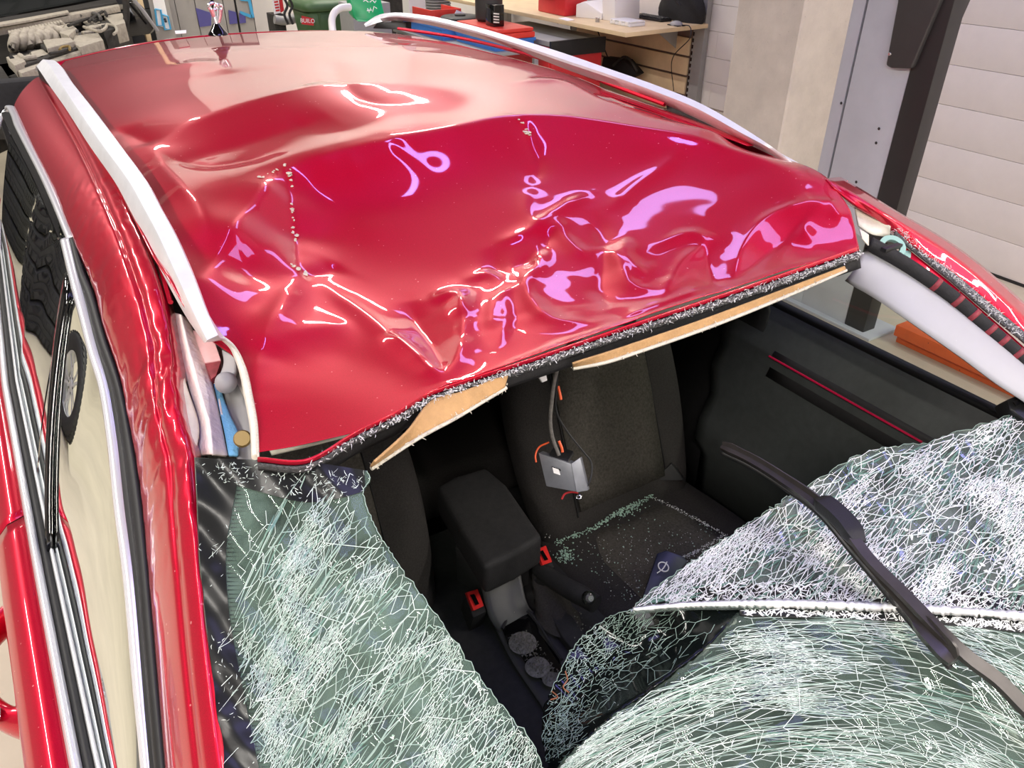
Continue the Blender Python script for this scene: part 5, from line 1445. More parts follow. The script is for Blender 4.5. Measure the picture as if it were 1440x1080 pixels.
ar = catmull(wpts([(1200,758,1.162),(1225,790,1.158),(1270,835,1.15),(1320,887,1.142),(1360,925,1.13),(1400,955,1.115),(1445,1000,1.095),(1520,1070,1.06),(1700,1240,.985),(1830,1370,.93)]), 80)
V, F = tube_geo(ar, np.interp(np.linspace(0, 1, 80), [0, .15, .45, 1], [.008, .0085, .010, .013]), prof=[(1, -.5), (.9, .4), (.5, .6), (-.5, .6), (-.9, .4), (-1, -.5)])
meshobj('wiper_arm', V, F, 'steel_blade', wp, True, 40)

# ------------------------------------------------------------------ grey pillar trim come loose
tr_t = [(1209,359,1.345),(1222,355,1.348),(1238,357,1.342),(1262,366,1.328),(1300,389,1.30),(1350,425,1.262),(1400,469,1.222),(1440,503,1.192),(1520,570,1.14),(1640,670,1.06)]
tr_b = [(1190,394,1.30),(1200,401,1.296),(1220,413,1.288),(1250,433,1.274),(1300,468,1.248),(1350,503,1.218),(1400,540,1.186),(1440,566,1.16),(1520,625,1.10),(1640,725,1.02)]
tA, tB = rowpx(tr_t, 60), rowpx(tr_b, 60); rws = []
for j in range(13):
    v = j / 12; q = tA * (1 - v) + tB * v + np.array([-.35, -.55, .55]) * 0.020 * (4 * v * (1 - v)) ** .8
    rws.append(q)
ptr = gridmesh('pillar_cover', rws, 'grey_plastic', None, thick=0.004)
tag(ptr, 'loose light grey plastic pillar cover lying along the far windscreen pillar', 'trim panel')

mb = prism('mirror_base', [PZ(1416,562,1.15), PZ(1432,555,1.155), PZ(1462,570,1.15), PZ(1462,602,1.13), PZ(1440,592,1.13), PZ(1420,576,1.14)], (.01, .02, -.03), 'black_plastic', car, bev=0.004)
prism('mirror_base_slot', [PZ(1424,566,1.157), PZ(1430,563,1.158), PZ(1434,568,1.156), PZ(1428,572,1.154)], (0, 0, .002), 'gloss_black', mb)
# ------------------------------------------------------------------ control unit hanging from the torn roof edge
mdl = thing('control_module', PT(790, 668, 1.36), 'small grey control unit dangling on its cable into the cabin', 'control unit')
mf = [PT(757,637,1.335), PT(803,651,1.315), PT(816,643,1.32), PT(826,690,1.32), PT(812,692,1.315), PT(768,684,1.335)]
fr_face = [PT(757,637,1.335), PT(803,652,1.315), PT(811,692,1.315), PT(768,684,1.335)]
nrm = (fr_face[1] - fr_face[0]).cross(fr_face[3] - fr_face[0]).normalized()
if nrm.dot(FW) < 0: nrm = -nrm
case = prism('module_case', fr_face, nrm * .024, 'module_grey', mdl, bev=0.002)
prism('module_end', [PT(803,652,1.314), PT(816,643,1.322), PT(827,690,1.322), PT(811,693,1.314)], nrm * .012, 'module_grey', mdl, bev=0.002)
prism('module_plug', [PT(772,638,1.335), PT(800,646,1.325), PT(800,652,1.32), PT(772,645,1.33)], nrm * .03 + Vector((0, 0, .012)), 'black_plastic', mdl, bev=0.002)
c = PT(782, 661, 1.322)
prism('module_label', [PT(777,657,1.3215), PT(786,660,1.3185), PT(788,668,1.3185), PT(779,665,1.3215)], -nrm * .0012, 'white_plastic', case)
prism('module_port', [PT(776,656,1.3222), PT(788,659.5,1.3182), PT(789,662,1.3182), PT(777,658,1.3222)], -nrm * .0016, 'gloss_black', case)
tube('cable', [PT(893,453,1.235), PT(860,456,1.23), PT(832,464,1.225), PT(806,482,1.22), PT(790,502,1.225), PT(781,530,1.25), PT(776,565,1.28), PT(774,590,1.30), PT(777,615,1.315), PT(786,640,1.325)], [.0045, .0045, .0042, .004, .0036, .0033, .0033, .0033, .0033, .0033], 'cable_grey', mdl, n=70)
tube('cable', [PT(786,505,1.235), PT(783,540,1.262), PT(783,580,1.30), PT(800,610,1.32), PT(820,635,1.33), PT(832,652,1.335), PT(830,675,1.33), PT(823,688,1.325)], .0018, 'black_rubber', mdl, n=60, seg=6)
for pl in ([(785,543),(788,556),(789,562)], [(786,620),(790,630),(791,636)]):
    tube('orange_wire', [PT(a, b, 1.30) for a, b in pl], .0025, 'wire_orange', mdl, seg=6)
tube('orange_wire', [PT(754,650,1.33), PT(753,640,1.33), PT(758,629,1.33), PT(772,622,1.325)], .0016, 'wire_orange', mdl, seg=6)
tube('red_wire', [PT(790,702,1.33), PT(794,695,1.33), PT(803,692,1.33), PT(813,693,1.325)], .0018, 'wire_red', mdl, seg=6)
tube('ring_terminal', [PT(814 + 3.5 * math.cos(a), 699 + 2.5 * math.sin(a), 1.325) for a in np.linspace(0, 2 * math.pi, 13)], .001, 'chrome', mdl, smooth_path=False, seg=5)
# clip and loose strip on the roof edge beside the cable
tube('edge_strip', [PT(893,452,1.24), PT(862,455,1.232), PT(835,462,1.228), PT(812,476,1.222), PT(798,490,1.216)], .0055, 'cable_grey', car, n=40, seg=8)
prism('plastic_tab', [PT(752,521,1.20), PT(766,517,1.20), PT(770,535,1.21), PT(763,538,1.21)], (0, .004, -.002), 'clear_plastic', car, bev=0.001)

# ------------------------------------------------------------------ glass crumbs and a card on the seat
def crumbs(name, lines, scatter, z, m, sz, label):
    V = []; F = []
    def one(p, s):
        k = len(V)
        for q in ((1, 0, 0), (-.5, .8, 0), (-.5, -.8, 0), (0, 0, 1.1)):
            V.append((p.x + s * q[0] * rng.uniform(.6, 1.3), p.y + s * q[1] * rng.uniform(.6, 1.3), p.z + s * q[2] * rng.uniform(.6, 1.2)))
        F.extend([(k, k+1, k+3), (k+1, k+2, k+3), (k+2, k, k+3), (k, k+2, k+1)])
    for (pl, n, sp) in lines:
        P = linear([PZ(a, b, z) for a, b in pl], 100)
        for _ in range(n):
            p = Vector(P[rng.randrange(100)]) + Vector((rng.gauss(0, sp), rng.gauss(0, sp), 0)); one(p, sz * rng.uniform(.4, 1.3))
    for (poly, n) in scatter:
        xs_ = [p[0] for p in poly]; ys_ = [p[1] for p in poly]; c = 0
        while c < n:
            a, b = rng.uniform(min(xs_), max(xs_)), rng.uniform(min(ys_), max(ys_))
            if inside(poly, np.array([a]), np.array([b]))[0]:
                one(Vector(PZ(a, b, z)), sz * rng.uniform(.3, 1.0)); c += 1
    o = meshobj(name, V, F, m, None, False); tag(o, label, 'glass', kind='stuff'); return o
CZ = .527
crumbs('glass_crumbs', [([(783,763),(830,745),(880,715),(918,697)], 300, .005), ([(790,775),(800,788)], 120, .012), ([(870,725),(900,708)], 90, .007)], [([(790,770),(915,700),(1015,750),(960,785),(880,850)], 120)], CZ, 'crumb_glass', .0030, 'pale green glass crumbs scattered over the seat cushion')
crumbs('glass_grit', [([(920,700),(970,725),(1020,752)], 220, .003), ([(1020,752),(990,770),(958,785)], 200, .003), ([(766,755),(830,722),(900,688)], 160, .006), ([(1000,765),(930,815),(850,845)], 60, .01)], [([(800,760),(1000,740),(940,800),(860,840)], 160)], CZ, 'fibre_white', .0019, 'fine white glass grit along the seams of the seat cushion')
crumbs('console_debris', [([(795,862),(812,880),(838,915)], 120, .012), ([(780,835),(800,880)], 40, .006), ([(700,850),(720,856)], 10, .004)], [([(712,895),(745,885),(770,925),(792,950),(770,962),(735,925)], 300)], .592, 'crumb_grey', .0032, 'grey grit and glass debris in the console cup holders')
cd = prism('printed_card', [PZ(925,778,.60), PZ(937,774,.605), PZ(962,783,.60), PZ(967,790,.59), PZ(930,830,.555), PZ(905,838,.545)], (0, .004, -.006), 'navy_card', None, bev=0.002)
tag(cd, 'dark navy printed card with a white ring mark on the seat edge', 'card')
rgp = []
for a in np.linspace(0, 2 * math.pi, 25):
    rgp.append(Vector(PZ(933 + 7 * math.cos(a) + 2 * math.sin(a), 797 + 6.5 * math.sin(a), .592)))
tube('ring_mark', rgp, .0016, 'white_paper', cd, smooth_path=False, seg=5)
tube('ring_mark', [PZ(924,806,.585), PZ(932,800,.592), PZ(938,790,.598)], .0014, 'white_paper', cd, seg=5)

# ------------------------------------------------------------------ two post lift at the right
lp = thing('lift_post', (3.45, 2.3, 0), 'grey steel lift post with black edge between car and white door', 'lift post')
box('post_plate', 3.40, 3.47, 2.185, 2.475, 0, 3.6, 'lift_grey', lp, bev=0.004)
box('post_edge', 3.395, 3.49, 2.065, 2.182, 0, 3.6, 'lift_black', lp, bev=0.006)
box('post_slit', 3.455, 3.468, 2.474, 2.50, .6, 3.6, 'gloss_black', lp, bev=0)
box('post_flange', 3.415, 3.47, 2.497, 2.565, 0.62, 3.6, 'lift_grey', lp, bev=0.003)
box('post_foot', 3.40, 3.47, 2.475, 2.60, 0, .60, 'lift_grey', lp, bev=0.004)
box('base_plate', 3.36, 3.60, 2.0, 2.66, 0, .015, 'lift_grey', lp, bev=0.003)
tube('lock_pin', [(3.44, 2.64, .5), (3.44, 2.64, .62), (3.44, 2.64, .70)], .018, 'lift_black', lp, seg=12)
for (a, b) in ((1236, 181), (1232, 201), (1204, 256), (1183, 145)):
    p = PX(a, b, 3.3985); lathe('bolt_hole', [(0, .001), (.006, .001), (.007, 0)], 'lift_black', lp, 12, c=p, basis=basis_from((-1, 0, 0)))
# black plastic cover on the post
cvp = [PX(1259,-80,3.37), PX(1262,0,3.37), PX(1245,92,3.37), PX(1252,96,3.37), PX(1281,97,3.37), PX(1322,0,3.37), PX(1352,-80,3.37)]
cov = prism('drive_cover', cvp, (.23, .0, .0), 'cover_black', lp, bev=0.012, seg=3)
cov['label'] = 'black plastic cover screwed to the post'
pp = PX(1251, 76, 3.368); lathe('screw', [(0, .004), (.006, .004), (.008, 0)], 'chrome', cov, 14, c=pp, basis=basis_from((-1, 0, 0)))
rc = [PY(1325,22,2.112), PY(1352,12,2.08), PY(1333,62,2.125), PY(1308,72,2.15)]
prism('cover_recess', rc, (0, .01, 0), 'gloss_black', cov, bev=0.003)
la = thing('floor_beam', (3.5, 1.7, 0), 'worn orange steel beam on the floor beneath the lift post', 'beam')
box('beam_plate', 3.44, 3.56, .6, 1.93, .05, .11, 'lift_orange', la, bev=0.006)
box('beam_web', 3.48, 3.52, .6, 1.93, .0, .05, 'lift_orange', la, bev=0.004)

# ------------------------------------------------------------------ wall bench
bn = thing('work_bench', (4.5, 5.8, 0), 'pale wood bench shelf on grey wall brackets', 'bench')
prism('bench_top', [(4.08, 5.03, 1.06), (4.98, 5.08, 1.06), (4.98, 8.45, 1.06), (4.08, 8.45, 1.06)], (0, 0, -.032), 'shelf_wood', bn, bev=0.003)
for y, lb in ((5.12, 'grey slotted steel upright at the near end of the bench'), (6.92, 'grey slotted steel upright at the far edge of the slat board'), (8.3, 'grey slotted steel upright at the far end of the bench')):
    u_ = thing('wall_upright', (4.97, y + .06, 0), lb, 'upright'); box('upright_rail', 4.985, 5.04, y, y + .13, 0, 2.3, 'rack_grey', u_, bev=0.004)
    for k in range(34):
        if k == 0: sl0 = box('slot', -.0015, .001, 0, .014, 0, .030, 'gloss_black', u_, bev=0); sl = sl0
        else: sl = sl0.copy(); COL.objects.link(sl); sl.parent = u_
        sl.location = (4.985, y + .112, .25 + k * .05)
    if y < 7: prism('bracket', [(4.92, y + .25, 1.027), (4.3, y + .25, 1.027), (4.3, y + .25, .995), (4.72, y + .25, .97), (4.92, y + .25, .84)], (0, .012, 0), 'rack_grey', bn, bev=0.002)
bd = thing('slat_board', (4.98, 6.0, 0), 'beige slatted back board below the bench', 'back board')
s0 = None
for k in range(7):
    z0 = -.0 + .005 + k * .157
    if k == 6: continue
    if s0 is None: s0 = box('slat', 0, .02, 5.26, 6.91, 0, .139, 'slat_board', bd, bev=0.003); o = s0
    else: o = s0.copy(); COL.objects.link(o); o.parent = bd
    o.location = (4.965, 0, z0)
box('groove_back', 4.987, 5.04, 5.26, 6.91, .0, 1.02, 'groove_brown', bd, bev=0)
# things on the bench
def stand(px, py, z=1.06): return PZ(px, py, z)
tb = thing('toolbox', stand(780, 16), 'red plastic toolbox on the bench', 'toolbox')
c = stand(779, 19); B1 = prism('box_body', [c + Vector((-.05, -.24, 0)), c + Vector((.22, -.20, 0)), c + Vector((.24, .26, 0)), c + Vector((-.03, .22, 0)), ], (0, 0, .17), 'toolbox_red', tb, bev=0.015)
prism('box_lid', [c + Vector((-.065, -.255, .175)), c + Vector((.235, -.215, .175)), c + Vector((.255, .275, .175)), c + Vector((-.045, .235, .175))], (0, 0, .05), 'toolbox_red', tb, bev=0.012)
prism('latch', [c + Vector((-.075, -.05, .12)), c + Vector((-.068, .05, .12)), c + Vector((-.068, .05, .19)), c + Vector((-.075, -.05, .19))], (.012, 0, 0), 'toolbox_red', tb, bev=0.002)
c = stand(850, 28)
pr_ = thing('label_printer', c, 'white angular desk printer on the bench', 'printer')
prism('printer_body', [c + Vector((-.10, .28, 0)), c + Vector((-.02, .02, 0)), c + Vector((-.02, .02, .05)), c + Vector((-.07, .20, .13)), c + Vector((-.10, .28, .10))], (.3, .05, 0), 'white_plastic', pr_, bev=0.006)
prism('printer_tower', [c + Vector((-.01, .01, .0)), c + Vector((.01, -.13, 0)), c + Vector((.02, -.09, .24)), c + Vector((-.01, .05, .24))], (.3, .04, 0), 'white_plastic', pr_, bev=0.006)
c = stand(877, 36)
og = thing('parts_box', c, 'flat clear plastic parts organizer at the bench edge', 'box')
box('tray', c.x - .02, c.x + .14, c.y - .10, c.y + .16, 1.061, 1.085, 'clear_plastic', og, bev=0.004)
box('tray_lid', c.x - .02, c.x + .14, c.y - .10, c.y + .16, 1.087, 1.098, 'clear_plastic', og, bev=0.003)
for k in range(3): box('tray_latch', c.x - .026, c.x - .018, c.y - .08 + k * .085, c.y - .05 + k * .085, 1.068, 1.095, 'white_plastic', og, bev=0.002)
c = stand(840, 31)
tn = thing('metal_tin', c, 'tiny dull metal tin in front of the white printer', 'tin')
lathe('tin_body', [(0, .0), (.018, 0), (.018, .03), (.016, .032), (0, .032)], 'dusty_alloy', tn, 18, c=c)
lathe('tin_lid', [(0, .036), (.019, .036), (.019, .028)], 'chrome', tn, 18, c=c)
c = stand(915, 27)
kb = thing('keyboard', c, 'black keyboard beside the white printer', 'keyboard')
box('key_base', c.x - .06, c.x + .06, c.y - .20, c.y + .18, 1.061, 1.082, 'black_plastic', kb, bev=0.004)
k0 = None
for i in range(5):
    for j in range(12):
        if k0 is None: k0 = box('key', 0, .019, 0, .024, 0, .007, 'black_rubber', kb, bev=0.002, seg=1); o = k0
        else: o = k0.copy(); COL.objects.link(o); o.parent = kb
        o.location = (c.x - .055 + i * .022, c.y - .19 + j * .030, 1.0825)
c = PX(925, 12, 4.70)
mo = thing('black_bag', c, 'black equipment bag slumped behind the keyboard', 'bag')
rows = []
for k in range(9):
    v = k / 8; r_ = [1, 1.04, 1.05, 1.02, .97, .88, .75, .5, .1][k]
    rows.append([(c.x + .22 + .06 * r_ * math.cos(a) + .01 * math.sin(5 * a + k), c.y - .05 + .26 * r_ * math.copysign(abs(math.sin(a)) ** .7, math.sin(a)), 1.061 + .30 * v) for a in np.linspace(0, 2 * math.pi, 29)[:-1]])
gridmesh('bag_body', rows, 'soft_black', mo, close=True)
tube('bag_strap', [(c.x + .06, c.y - .2, 1.2), (c.x + .0, c.y - .1, 1.3), (c.x + .03, c.y + .05, 1.35), (c.x + .08, c.y + .15, 1.3)], .012, 'black_rubber', mo, seg=6)
c = stand(951, 36)
ms = thing('mouse', c, 'grey computer mouse at the bench corner', 'mouse')
rows = []
for k in range(8):
    a = k / 7 * math.pi / 2
    rows.append([(c.x + .045 * math.cos(a) * math.cos(t), c.y + .065 * math.cos(a) * math.sin(t), 1.062 + .036 * math.sin(a)) for t in np.linspace(0, 2 * math.pi, 21)[:-1]])
gridmesh('mouse_shell', rows, 'mid_grey_plastic', ms, close=True)
box('mouse_base', c.x - .043, c.x + .043, c.y - .063, c.y + .063, 1.0605, 1.068, 'black_plastic', ms, bev=0.003)
tube('mouse_cable', [(c.x, c.y - .06, 1.07), (c.x + .05, c.y - .10, 1.065), (c.x + .02, c.y - .16, 1.0), (4.85, 5.33, .75), (4.9, 5.32, .5)], .004, 'black_rubber', ms, seg=6)
c = stand(812, 27)
pm = prism('paper_slip', [c + Vector((-.15, -.06, .001)), c + Vector((-.06, -.04, .001)), c + Vector((-.04, .12, .003)), c + Vector((-.13, .10, .003))], (0, 0, .003), 'white_paper', None)
tag(pm, 'loose printed paper slip between red toolbox and printer', 'paper')
c = PX(862, 92, 4.80)
bg_ = thing('tool_holster', (c.x, c.y, 0.0), 'dark green and black tool holster hanging below the bench', 'tool holster')
prism('bag_body', [PX(848,80,4.8), PX(878,84,4.8), PX(895,104,4.8), PX(880,112,4.8), PX(845,96,4.8)], (.1, 0, 0), 'soft_black', bg_, bev=0.01)
tube('bag_strap', [PX(862,92,4.78), PX(878,80,4.78), PX(886,84,4.78), PX(896,100,4.78)], .012, 'dusty_black', bg_, seg=6)
tube('bag_hook', [(4.9, 6.5, 1.026), PX(840,40,4.9), PX(846,58,4.9), PX(852,74,4.88), PX(856,84,4.85)], .006, 'black_rubber', bg_, seg=6)

# ------------------------------------------------------------------ cart with crates left of the bench
ct = thing('tool_cart', (3.3, 6.1, 0), 'dark grey tool cart with a red drawer front', 'cart')
q = PZ(775, 47, .92)
box('cart_top', q.x - .28, q.x + .28, q.y - .42, q.y + .80, .88, .92, 'rack_grey', ct, bev=0.006)
box('cart_rim', q.x - .285, q.x + .285, q.y - .43, q.y - .40, .80, .925, 'black_plastic', ct, bev=0.004)
box('cart_body', q.x - .26, q.x + .27, q.y - .40, q.y + .78, .12, .87, 'toolbox_red', ct, bev=0.006)
for k in range(3): box('cart_drawer', q.x - .275, q.x - .255, q.y - .38, q.y + .76, .16 + k * .235, .38 + k * .235, 'toolbox_red', ct, bev=0.004)
for (dx, dy) in ((-.2, -.35), (.2, -.35), (-.2, .4), (.2, .4)):
    lathe('castor', [(0, -.02), (.06, -.02), (.06, .02), (0, .02)], 'black_rubber', ct, 20, c=(q.x + dx, q.y + dy, .06), basis=basis_from((0, 1, 0)))
tr2 = thing('trestle_table', (3.6, 6.7, 0), 'low grey table carrying the blue and red crates', 'table')
box('table_top', 3.28, 3.855, 5.86, 7.65, .83, .86, 'rack_grey', tr2, bev=0.005)
for (x_, y_) in ((3.32, 5.9), (3.82, 5.9), (3.32, 7.6), (3.82, 7.6)): box('leg', x_ - .02, x_ + .02, y_ - .02, y_ + .02, 0, .83, 'rack_grey', tr2, bev=0.003)
def crate(name, px, py, z, wx, wy, h, m, label, rim=True):
    c = Vector((px, py, z)); t = thing(name, c, label, 'crate')
    box('crate_floor', c.x - wx, c.x + wx, c.y - wy, c.y + wy, z, z + .012, m, t, bev=0.002)
    for (a0, a1, b0, b1) in ((-wx, wx, -wy, -wy + .012), (-wx, wx, wy - .012, wy), (-wx, -wx + .012, -wy + .013, wy - .013), (wx - .012, wx, -wy + .013, wy - .013)):
        box('crate_wall', c.x + a0, c.x + a1, c.y + b0, c.y + b1, z + .013, z + h, m, t, bev=0.003)
    if rim:
        for (a0, a1, b0, b1) in ((-wx - .012, wx + .012, -wy - .012, -wy - .001), (-wx - .012, -wx - .001, -wy, wy)):
            box('crate_rim', c.x + a0, c.x + a1, c.y + b0, c.y + b1, z + h - .025, z + h, m, t, bev=0.003)
    return t, c
crate('storage_crate', 3.55, 7.08, .861, .22, .42, .11, 'crate_blue', 'blue storage crate seen under the right roof rail')
t_, c_ = crate('storage_crate', 3.62, 6.25, .861, .19, .34, .085, 'crate_blue', 'blue storage crate under the red case')
rc_ = thing('tool_case', (c_.x, c_.y, .95), 'red zipped tool case lying on the blue crate', 'case')
prism('case_body', [Vector((c_.x - .19, c_.y - .36, 0.948)), Vector((c_.x + .19, c_.y - .36, 0.948)), Vector((c_.x + .19, c_.y + .36, 0.948)), Vector((c_.x - .19, c_.y + .36, 0.948))], (0, 0, .045), 'crate_red', rc_, bev=0.012)
tube('case_zip', [(c_.x - .196, c_.y - .34, 0.975), (c_.x - .196, c_.y, 0.98), (c_.x - .196, c_.y + .34, 0.975)], .006, 'black_rubber', rc_, seg=6)
prism('case_lid', [Vector((c_.x - .18, c_.y - .35, 0.995)), Vector((c_.x + .18, c_.y - .35, 0.995)), Vector((c_.x + .18, c_.y + .35, 0.995)), Vector((c_.x - .18, c_.y + .35, 0.995))], (0, 0, .03), 'crate_red', rc_, bev=0.01)
# battery with printed label, black canister, brake disc, paper sheet
def stand_on(px, py, z): return PZ(px, py, z)
c = PZ(696, 36, 1.026)
bt = thing('cordless_battery', c, 'black battery pack with white printed label on the red case', 'battery')
box('battery_body', c.x - .05, c.x + .05, c.y - .07, c.y + .07, 1.026, 1.19, 'gloss_black', bt, bev=0.006)
prism('battery_label', [PX(693,16,c.x - .051), PX(703,18,c.x - .051), PX(703,33,c.x - .051), PX(693,33,c.x - .051)], (-.0012, 0, 0), 'black_plastic', bt)
for k in range(4): prism('label_print', [PX(694,18 + k * 4,c.x - .053), PX(702,19 + k * 4,c.x - .053), PX(702,20.6 + k * 4,c.x - .053), PX(694,20 + k * 4,c.x - .053)], (-.0005, 0, 0), 'white_paper', bt)
c = Vector((3.68, 6.44, 1.026))
cn_ = thing('canister', c, 'black bulky canister behind the battery pack', 'canister')
cc = c
lathe('canister_body', [(0, 0), (.10, 0), (.12, .02), (.12, .20), (.11, .25), (.05, .27), (.04, .31), (0, .31)], 'cover_black', cn_, 28, c=cc)
lathe('canister_ring', [(.121, .18), (.127, .18), (.127, .2), (.121, .2)], 'black_plastic', cn_, 28, c=cc)
c = Vector((3.60, 6.83, .972))
dk = thing('grinding_disc', c, 'thick black disc lying beside the white sheet', 'disc')
lathe('disc_body', [(0, .0), (.17, .0), (.18, .015), (.18, .05), (.165, .06), (.05, .06), (.05, .05), (0, .05)], 'black_rubber', dk, 36, c=c)
lathe('disc_hub', [(.05, .061), (.05, .07), (0, .07)], 'dusty_black', dk, 20, c=c)
ps = prism('paper_sheet', [PY(635,28,7.03), PY(642,14,7.05), PY(664,22,7.05), PY(656,32,7.03)], (0, .003, 0), 'white_paper', None)
tag(ps, 'white paper sheet propped in the red tray beside the black disc', 'paper')
c = Vector((3.58, 7.22, .972))
rt = thing('parts_tray', c, 'small red parts tray left of the white sheet', 'tray')
for (a0, a1, b0, b1, z0, z1) in ((-.16, .16, -.15, .25, 0, .012), (-.16, .16, -.15, -.138, .012, .09), (-.16, -.148, -.137, .25, .012, .09), (.148, .16, -.137, .25, .012, .09)):
    box('tray_wall', c.x + a0, c.x + a1, c.y + b0, c.y + b1, .972 + z0, .972 + z1, 'crate_red', rt, bev=0.003)
c = PZ(594, 40, .8)
wpst = thing('white_post', (c.x, c.y + .3, 0), 'white square post rising behind the right roof rail', 'post')
box('post_body', c.x - .02, c.x + .17, c.y + .25, c.y + .42, 0, 2.2, 'white_plastic', wpst, bev=0.006)
box('post_cap', c.x - .03, c.x + .18, c.y + .24, c.y + .43, 2.2, 2.24, 'white_plastic', wpst, bev=0.006)
c = PY(633, 12, 8.45)
hs = thing('ribbed_duct', (c.x, c.y + .4, 0), 'grey ribbed duct standing behind the red parts tray', 'duct')
prof = []
for k in range(40): prof += [(.13, .03 * k), (.15, .03 * k + .008), (.15, .03 * k + .022), (.13, .03 * k + .029)]
lathe('duct_hose', prof, 'mid_grey_plastic', hs, 26, c=(c.x + .05, c.y + .4, 0))
lathe('duct_collar', [(.15, 1.2), (.165, 1.2), (.165, 1.28), (.15, 1.28)], 'black_plastic', hs, 26, c=(c.x + .05, c.y + .4, 0))

# ------------------------------------------------------------------ bins and hoses behind the car
c = PZ(470, 20, .95); c = Vector((c.x, c.y + .15, 0))
gb = thing('wheeled_bin', c, 'dark green wheeled waste bin behind the car roof', 'bin')
rows = []
for k in range(9):
    v = k / 8; w = .22 + .10 * v; d = .22 + .08 * v
    rows.append([(c.x + w * math.copysign(abs(math.cos(a)) ** .35, math.cos(a)), c.y + d * math.copysign(abs(math.sin(a)) ** .35, math.sin(a)), .08 + .93 * v) for a in np.linspace(0, 2 * math.pi, 41)[:-1]])
gridmesh('bin_body', rows, 'bin_green', gb, close=True, thick=0.004)
rows = []
for (s_, z) in ((1.0, 1.0), (1.08, 1.0), (1.10, 1.03), (1.08, 1.06), (.9, 1.09), (.4, 1.12), (.02, 1.125)):
    rows.append([(c.x + .32 * s_ * math.copysign(abs(math.cos(a)) ** .35, math.cos(a)), c.y + .30 * s_ * math.copysign(abs(math.sin(a)) ** .35, math.sin(a)), z) for a in np.linspace(0, 2 * math.pi, 41)[:-1]])
gridmesh('bin_lid', rows, 'bin_green', gb, close=True)
for k in range(5): prism('bin_rib', [Vector((c.x - .22 + k * .11, c.y - .30, .99)), Vector((c.x - .19 + k * .11, c.y - .30, .99)), Vector((c.x - .205 + k * .11, c.y - .285, .84))], (0, .02, 0), 'bin_green', gb)
for sx in (-.2, .2): lathe('bin_wheel', [(0, -.025), (.10, -.025), (.10, .025), (0, .025)], 'black_rubber', gb, 22, c=(c.x + sx, c.y + .24, .10), basis=basis_from((1, 0, 0)))
yb_ = c.y - .292
sa, sb = PY(425, 22, yb_), PY(441, 35, yb_)
prism('bin_sticker', [PY(424,22,yb_), PY(441,26,yb_), PY(441,36,yb_), PY(424,34,yb_)], (0, -.004, 0), 'toolbox_red', gb)
text_obj('sticker_text', 'BUILO', .052, 'white_paper', gb, PY(432.5, 29.5, yb_ - .006), (1, 0, -.12), (0, 0, 1), .001)
c = PZ(515, 33, .97)
gc = thing('green_jerrycan', (c.x, c.y, .8), 'bright green plastic can with white handwriting', 'can')
cf = [PT(489,-12,5.9), PT(533,-12,5.85), PT(541,20,5.80), PT(531,31,5.80), PT(502,30,5.85), PT(497,24,5.9)]
prism('can_body', cf, (.05, .22, 0), 'bright_green', gc, bev=0.012)
tube('can_handle', [PT(495,-14,5.95), PT(505,-24,5.9), PT(520,-24,5.9), PT(530,-14,5.9)], .016, 'bright_green', gc, seg=8)
for pl in ([(511,2),(514,0),(518,3)], [(520,3),(524,0),(527,4),(529,1)], [(517,12),(519,18),(521,11),(524,17),(526,9),(530,12)], [(516,15),(523,14)]):
    tube('handwriting', [PT(a, b, 5.785) for a, b in pl], .004, 'white_paper', gc, smooth_path=False, seg=5)
box('can_stand', c.x - .12, c.x + .25, c.y + .0, c.y + .35, .0, min(PT(515, 31, 5.80).z, 1.2) - .012, 'rack_grey', gc, bev=0.01)
hz = tube('filler_hose', [PT(472,70,5.5), PT(469,50,5.55), PT(467,36,5.6), PT(467,26,5.62), PT(471,17,5.65), (PT(480,11,5.7)), PT(492,10,5.75)], .026, 'white_plastic', gc, seg=12)
hz['label'] = 'white curved hose'
c = PY(557, 20, 8.95)
dm = thing('oil_drum', (c.x, c.y + .3, 0), 'dark drum standing between green can and white post', 'drum')
lathe('drum_body', [(0, 0), (.26, 0), (.28, .02), (.28, .3), (.29, .31), (.28, .32), (.28, .6), (.29, .61), (.28, .62), (.28, 1.02), (.27, 1.05), (0, 1.05)], 'dusty_black', dm, 36, c=(c.x + .1, c.y + .3, 0))
tube('drum_cable', [(c.x - .12, c.y + .1, 1.06), (c.x + .05, c.y + .0, 1.08), (c.x + .2, c.y + .1, 1.06)], .012, 'tape_maroon', dm, seg=6)
# red column with white lettering, pipe and cables
c = PZ(392, 25, .9)
ex = thing('red_carton', (c.x, c.y + .2, 0), 'upright red carton with a white printed side left of the green bin', 'carton')
yw = c.y + .15
prism('carton_side', [PY(382,-8,yw), PY(391,-8,yw), PY(394.5,18,yw), PY(386,20,yw)], (0, .02, 0), 'white_paper', ex)
prism('carton_front', [PY(391.2,-8,yw), PY(396,-8,yw + .03), PY(399.5,15,yw + .03), PY(394.8,18,yw)], (0, .2, 0), 'toolbox_red', ex)
for k in range(5):
    prism('carton_print', [PY(384.6 + k * .75,-2 + k * 4,yw - .004), PY(390.2 + k * .75,-3 + k * 4,yw - .004), PY(390.6 + k * .75,-.6 + k * 4,yw - .004), PY(385 + k * .75,.2 + k * 4,yw - .004)], (0, .002, 0), 'toolbox_red', ex)
box('carton_stand', PY(384, 20, yw).x, PY(400, 20, yw).x, yw, yw + .25, 0, PY(392, 19, yw).z - .01, 'dusty_black', ex, bev=0.004)
pi_ = tube('outlet_pipe', [PY(386,27,c.y + .1), PY(398,29,c.y + .1), PY(410,27,c.y + .1), PY(420,24,c.y + .1)], .045, 'mid_grey_plastic', ex, seg=14)
pi_['label'] = 'dull grey pipe'
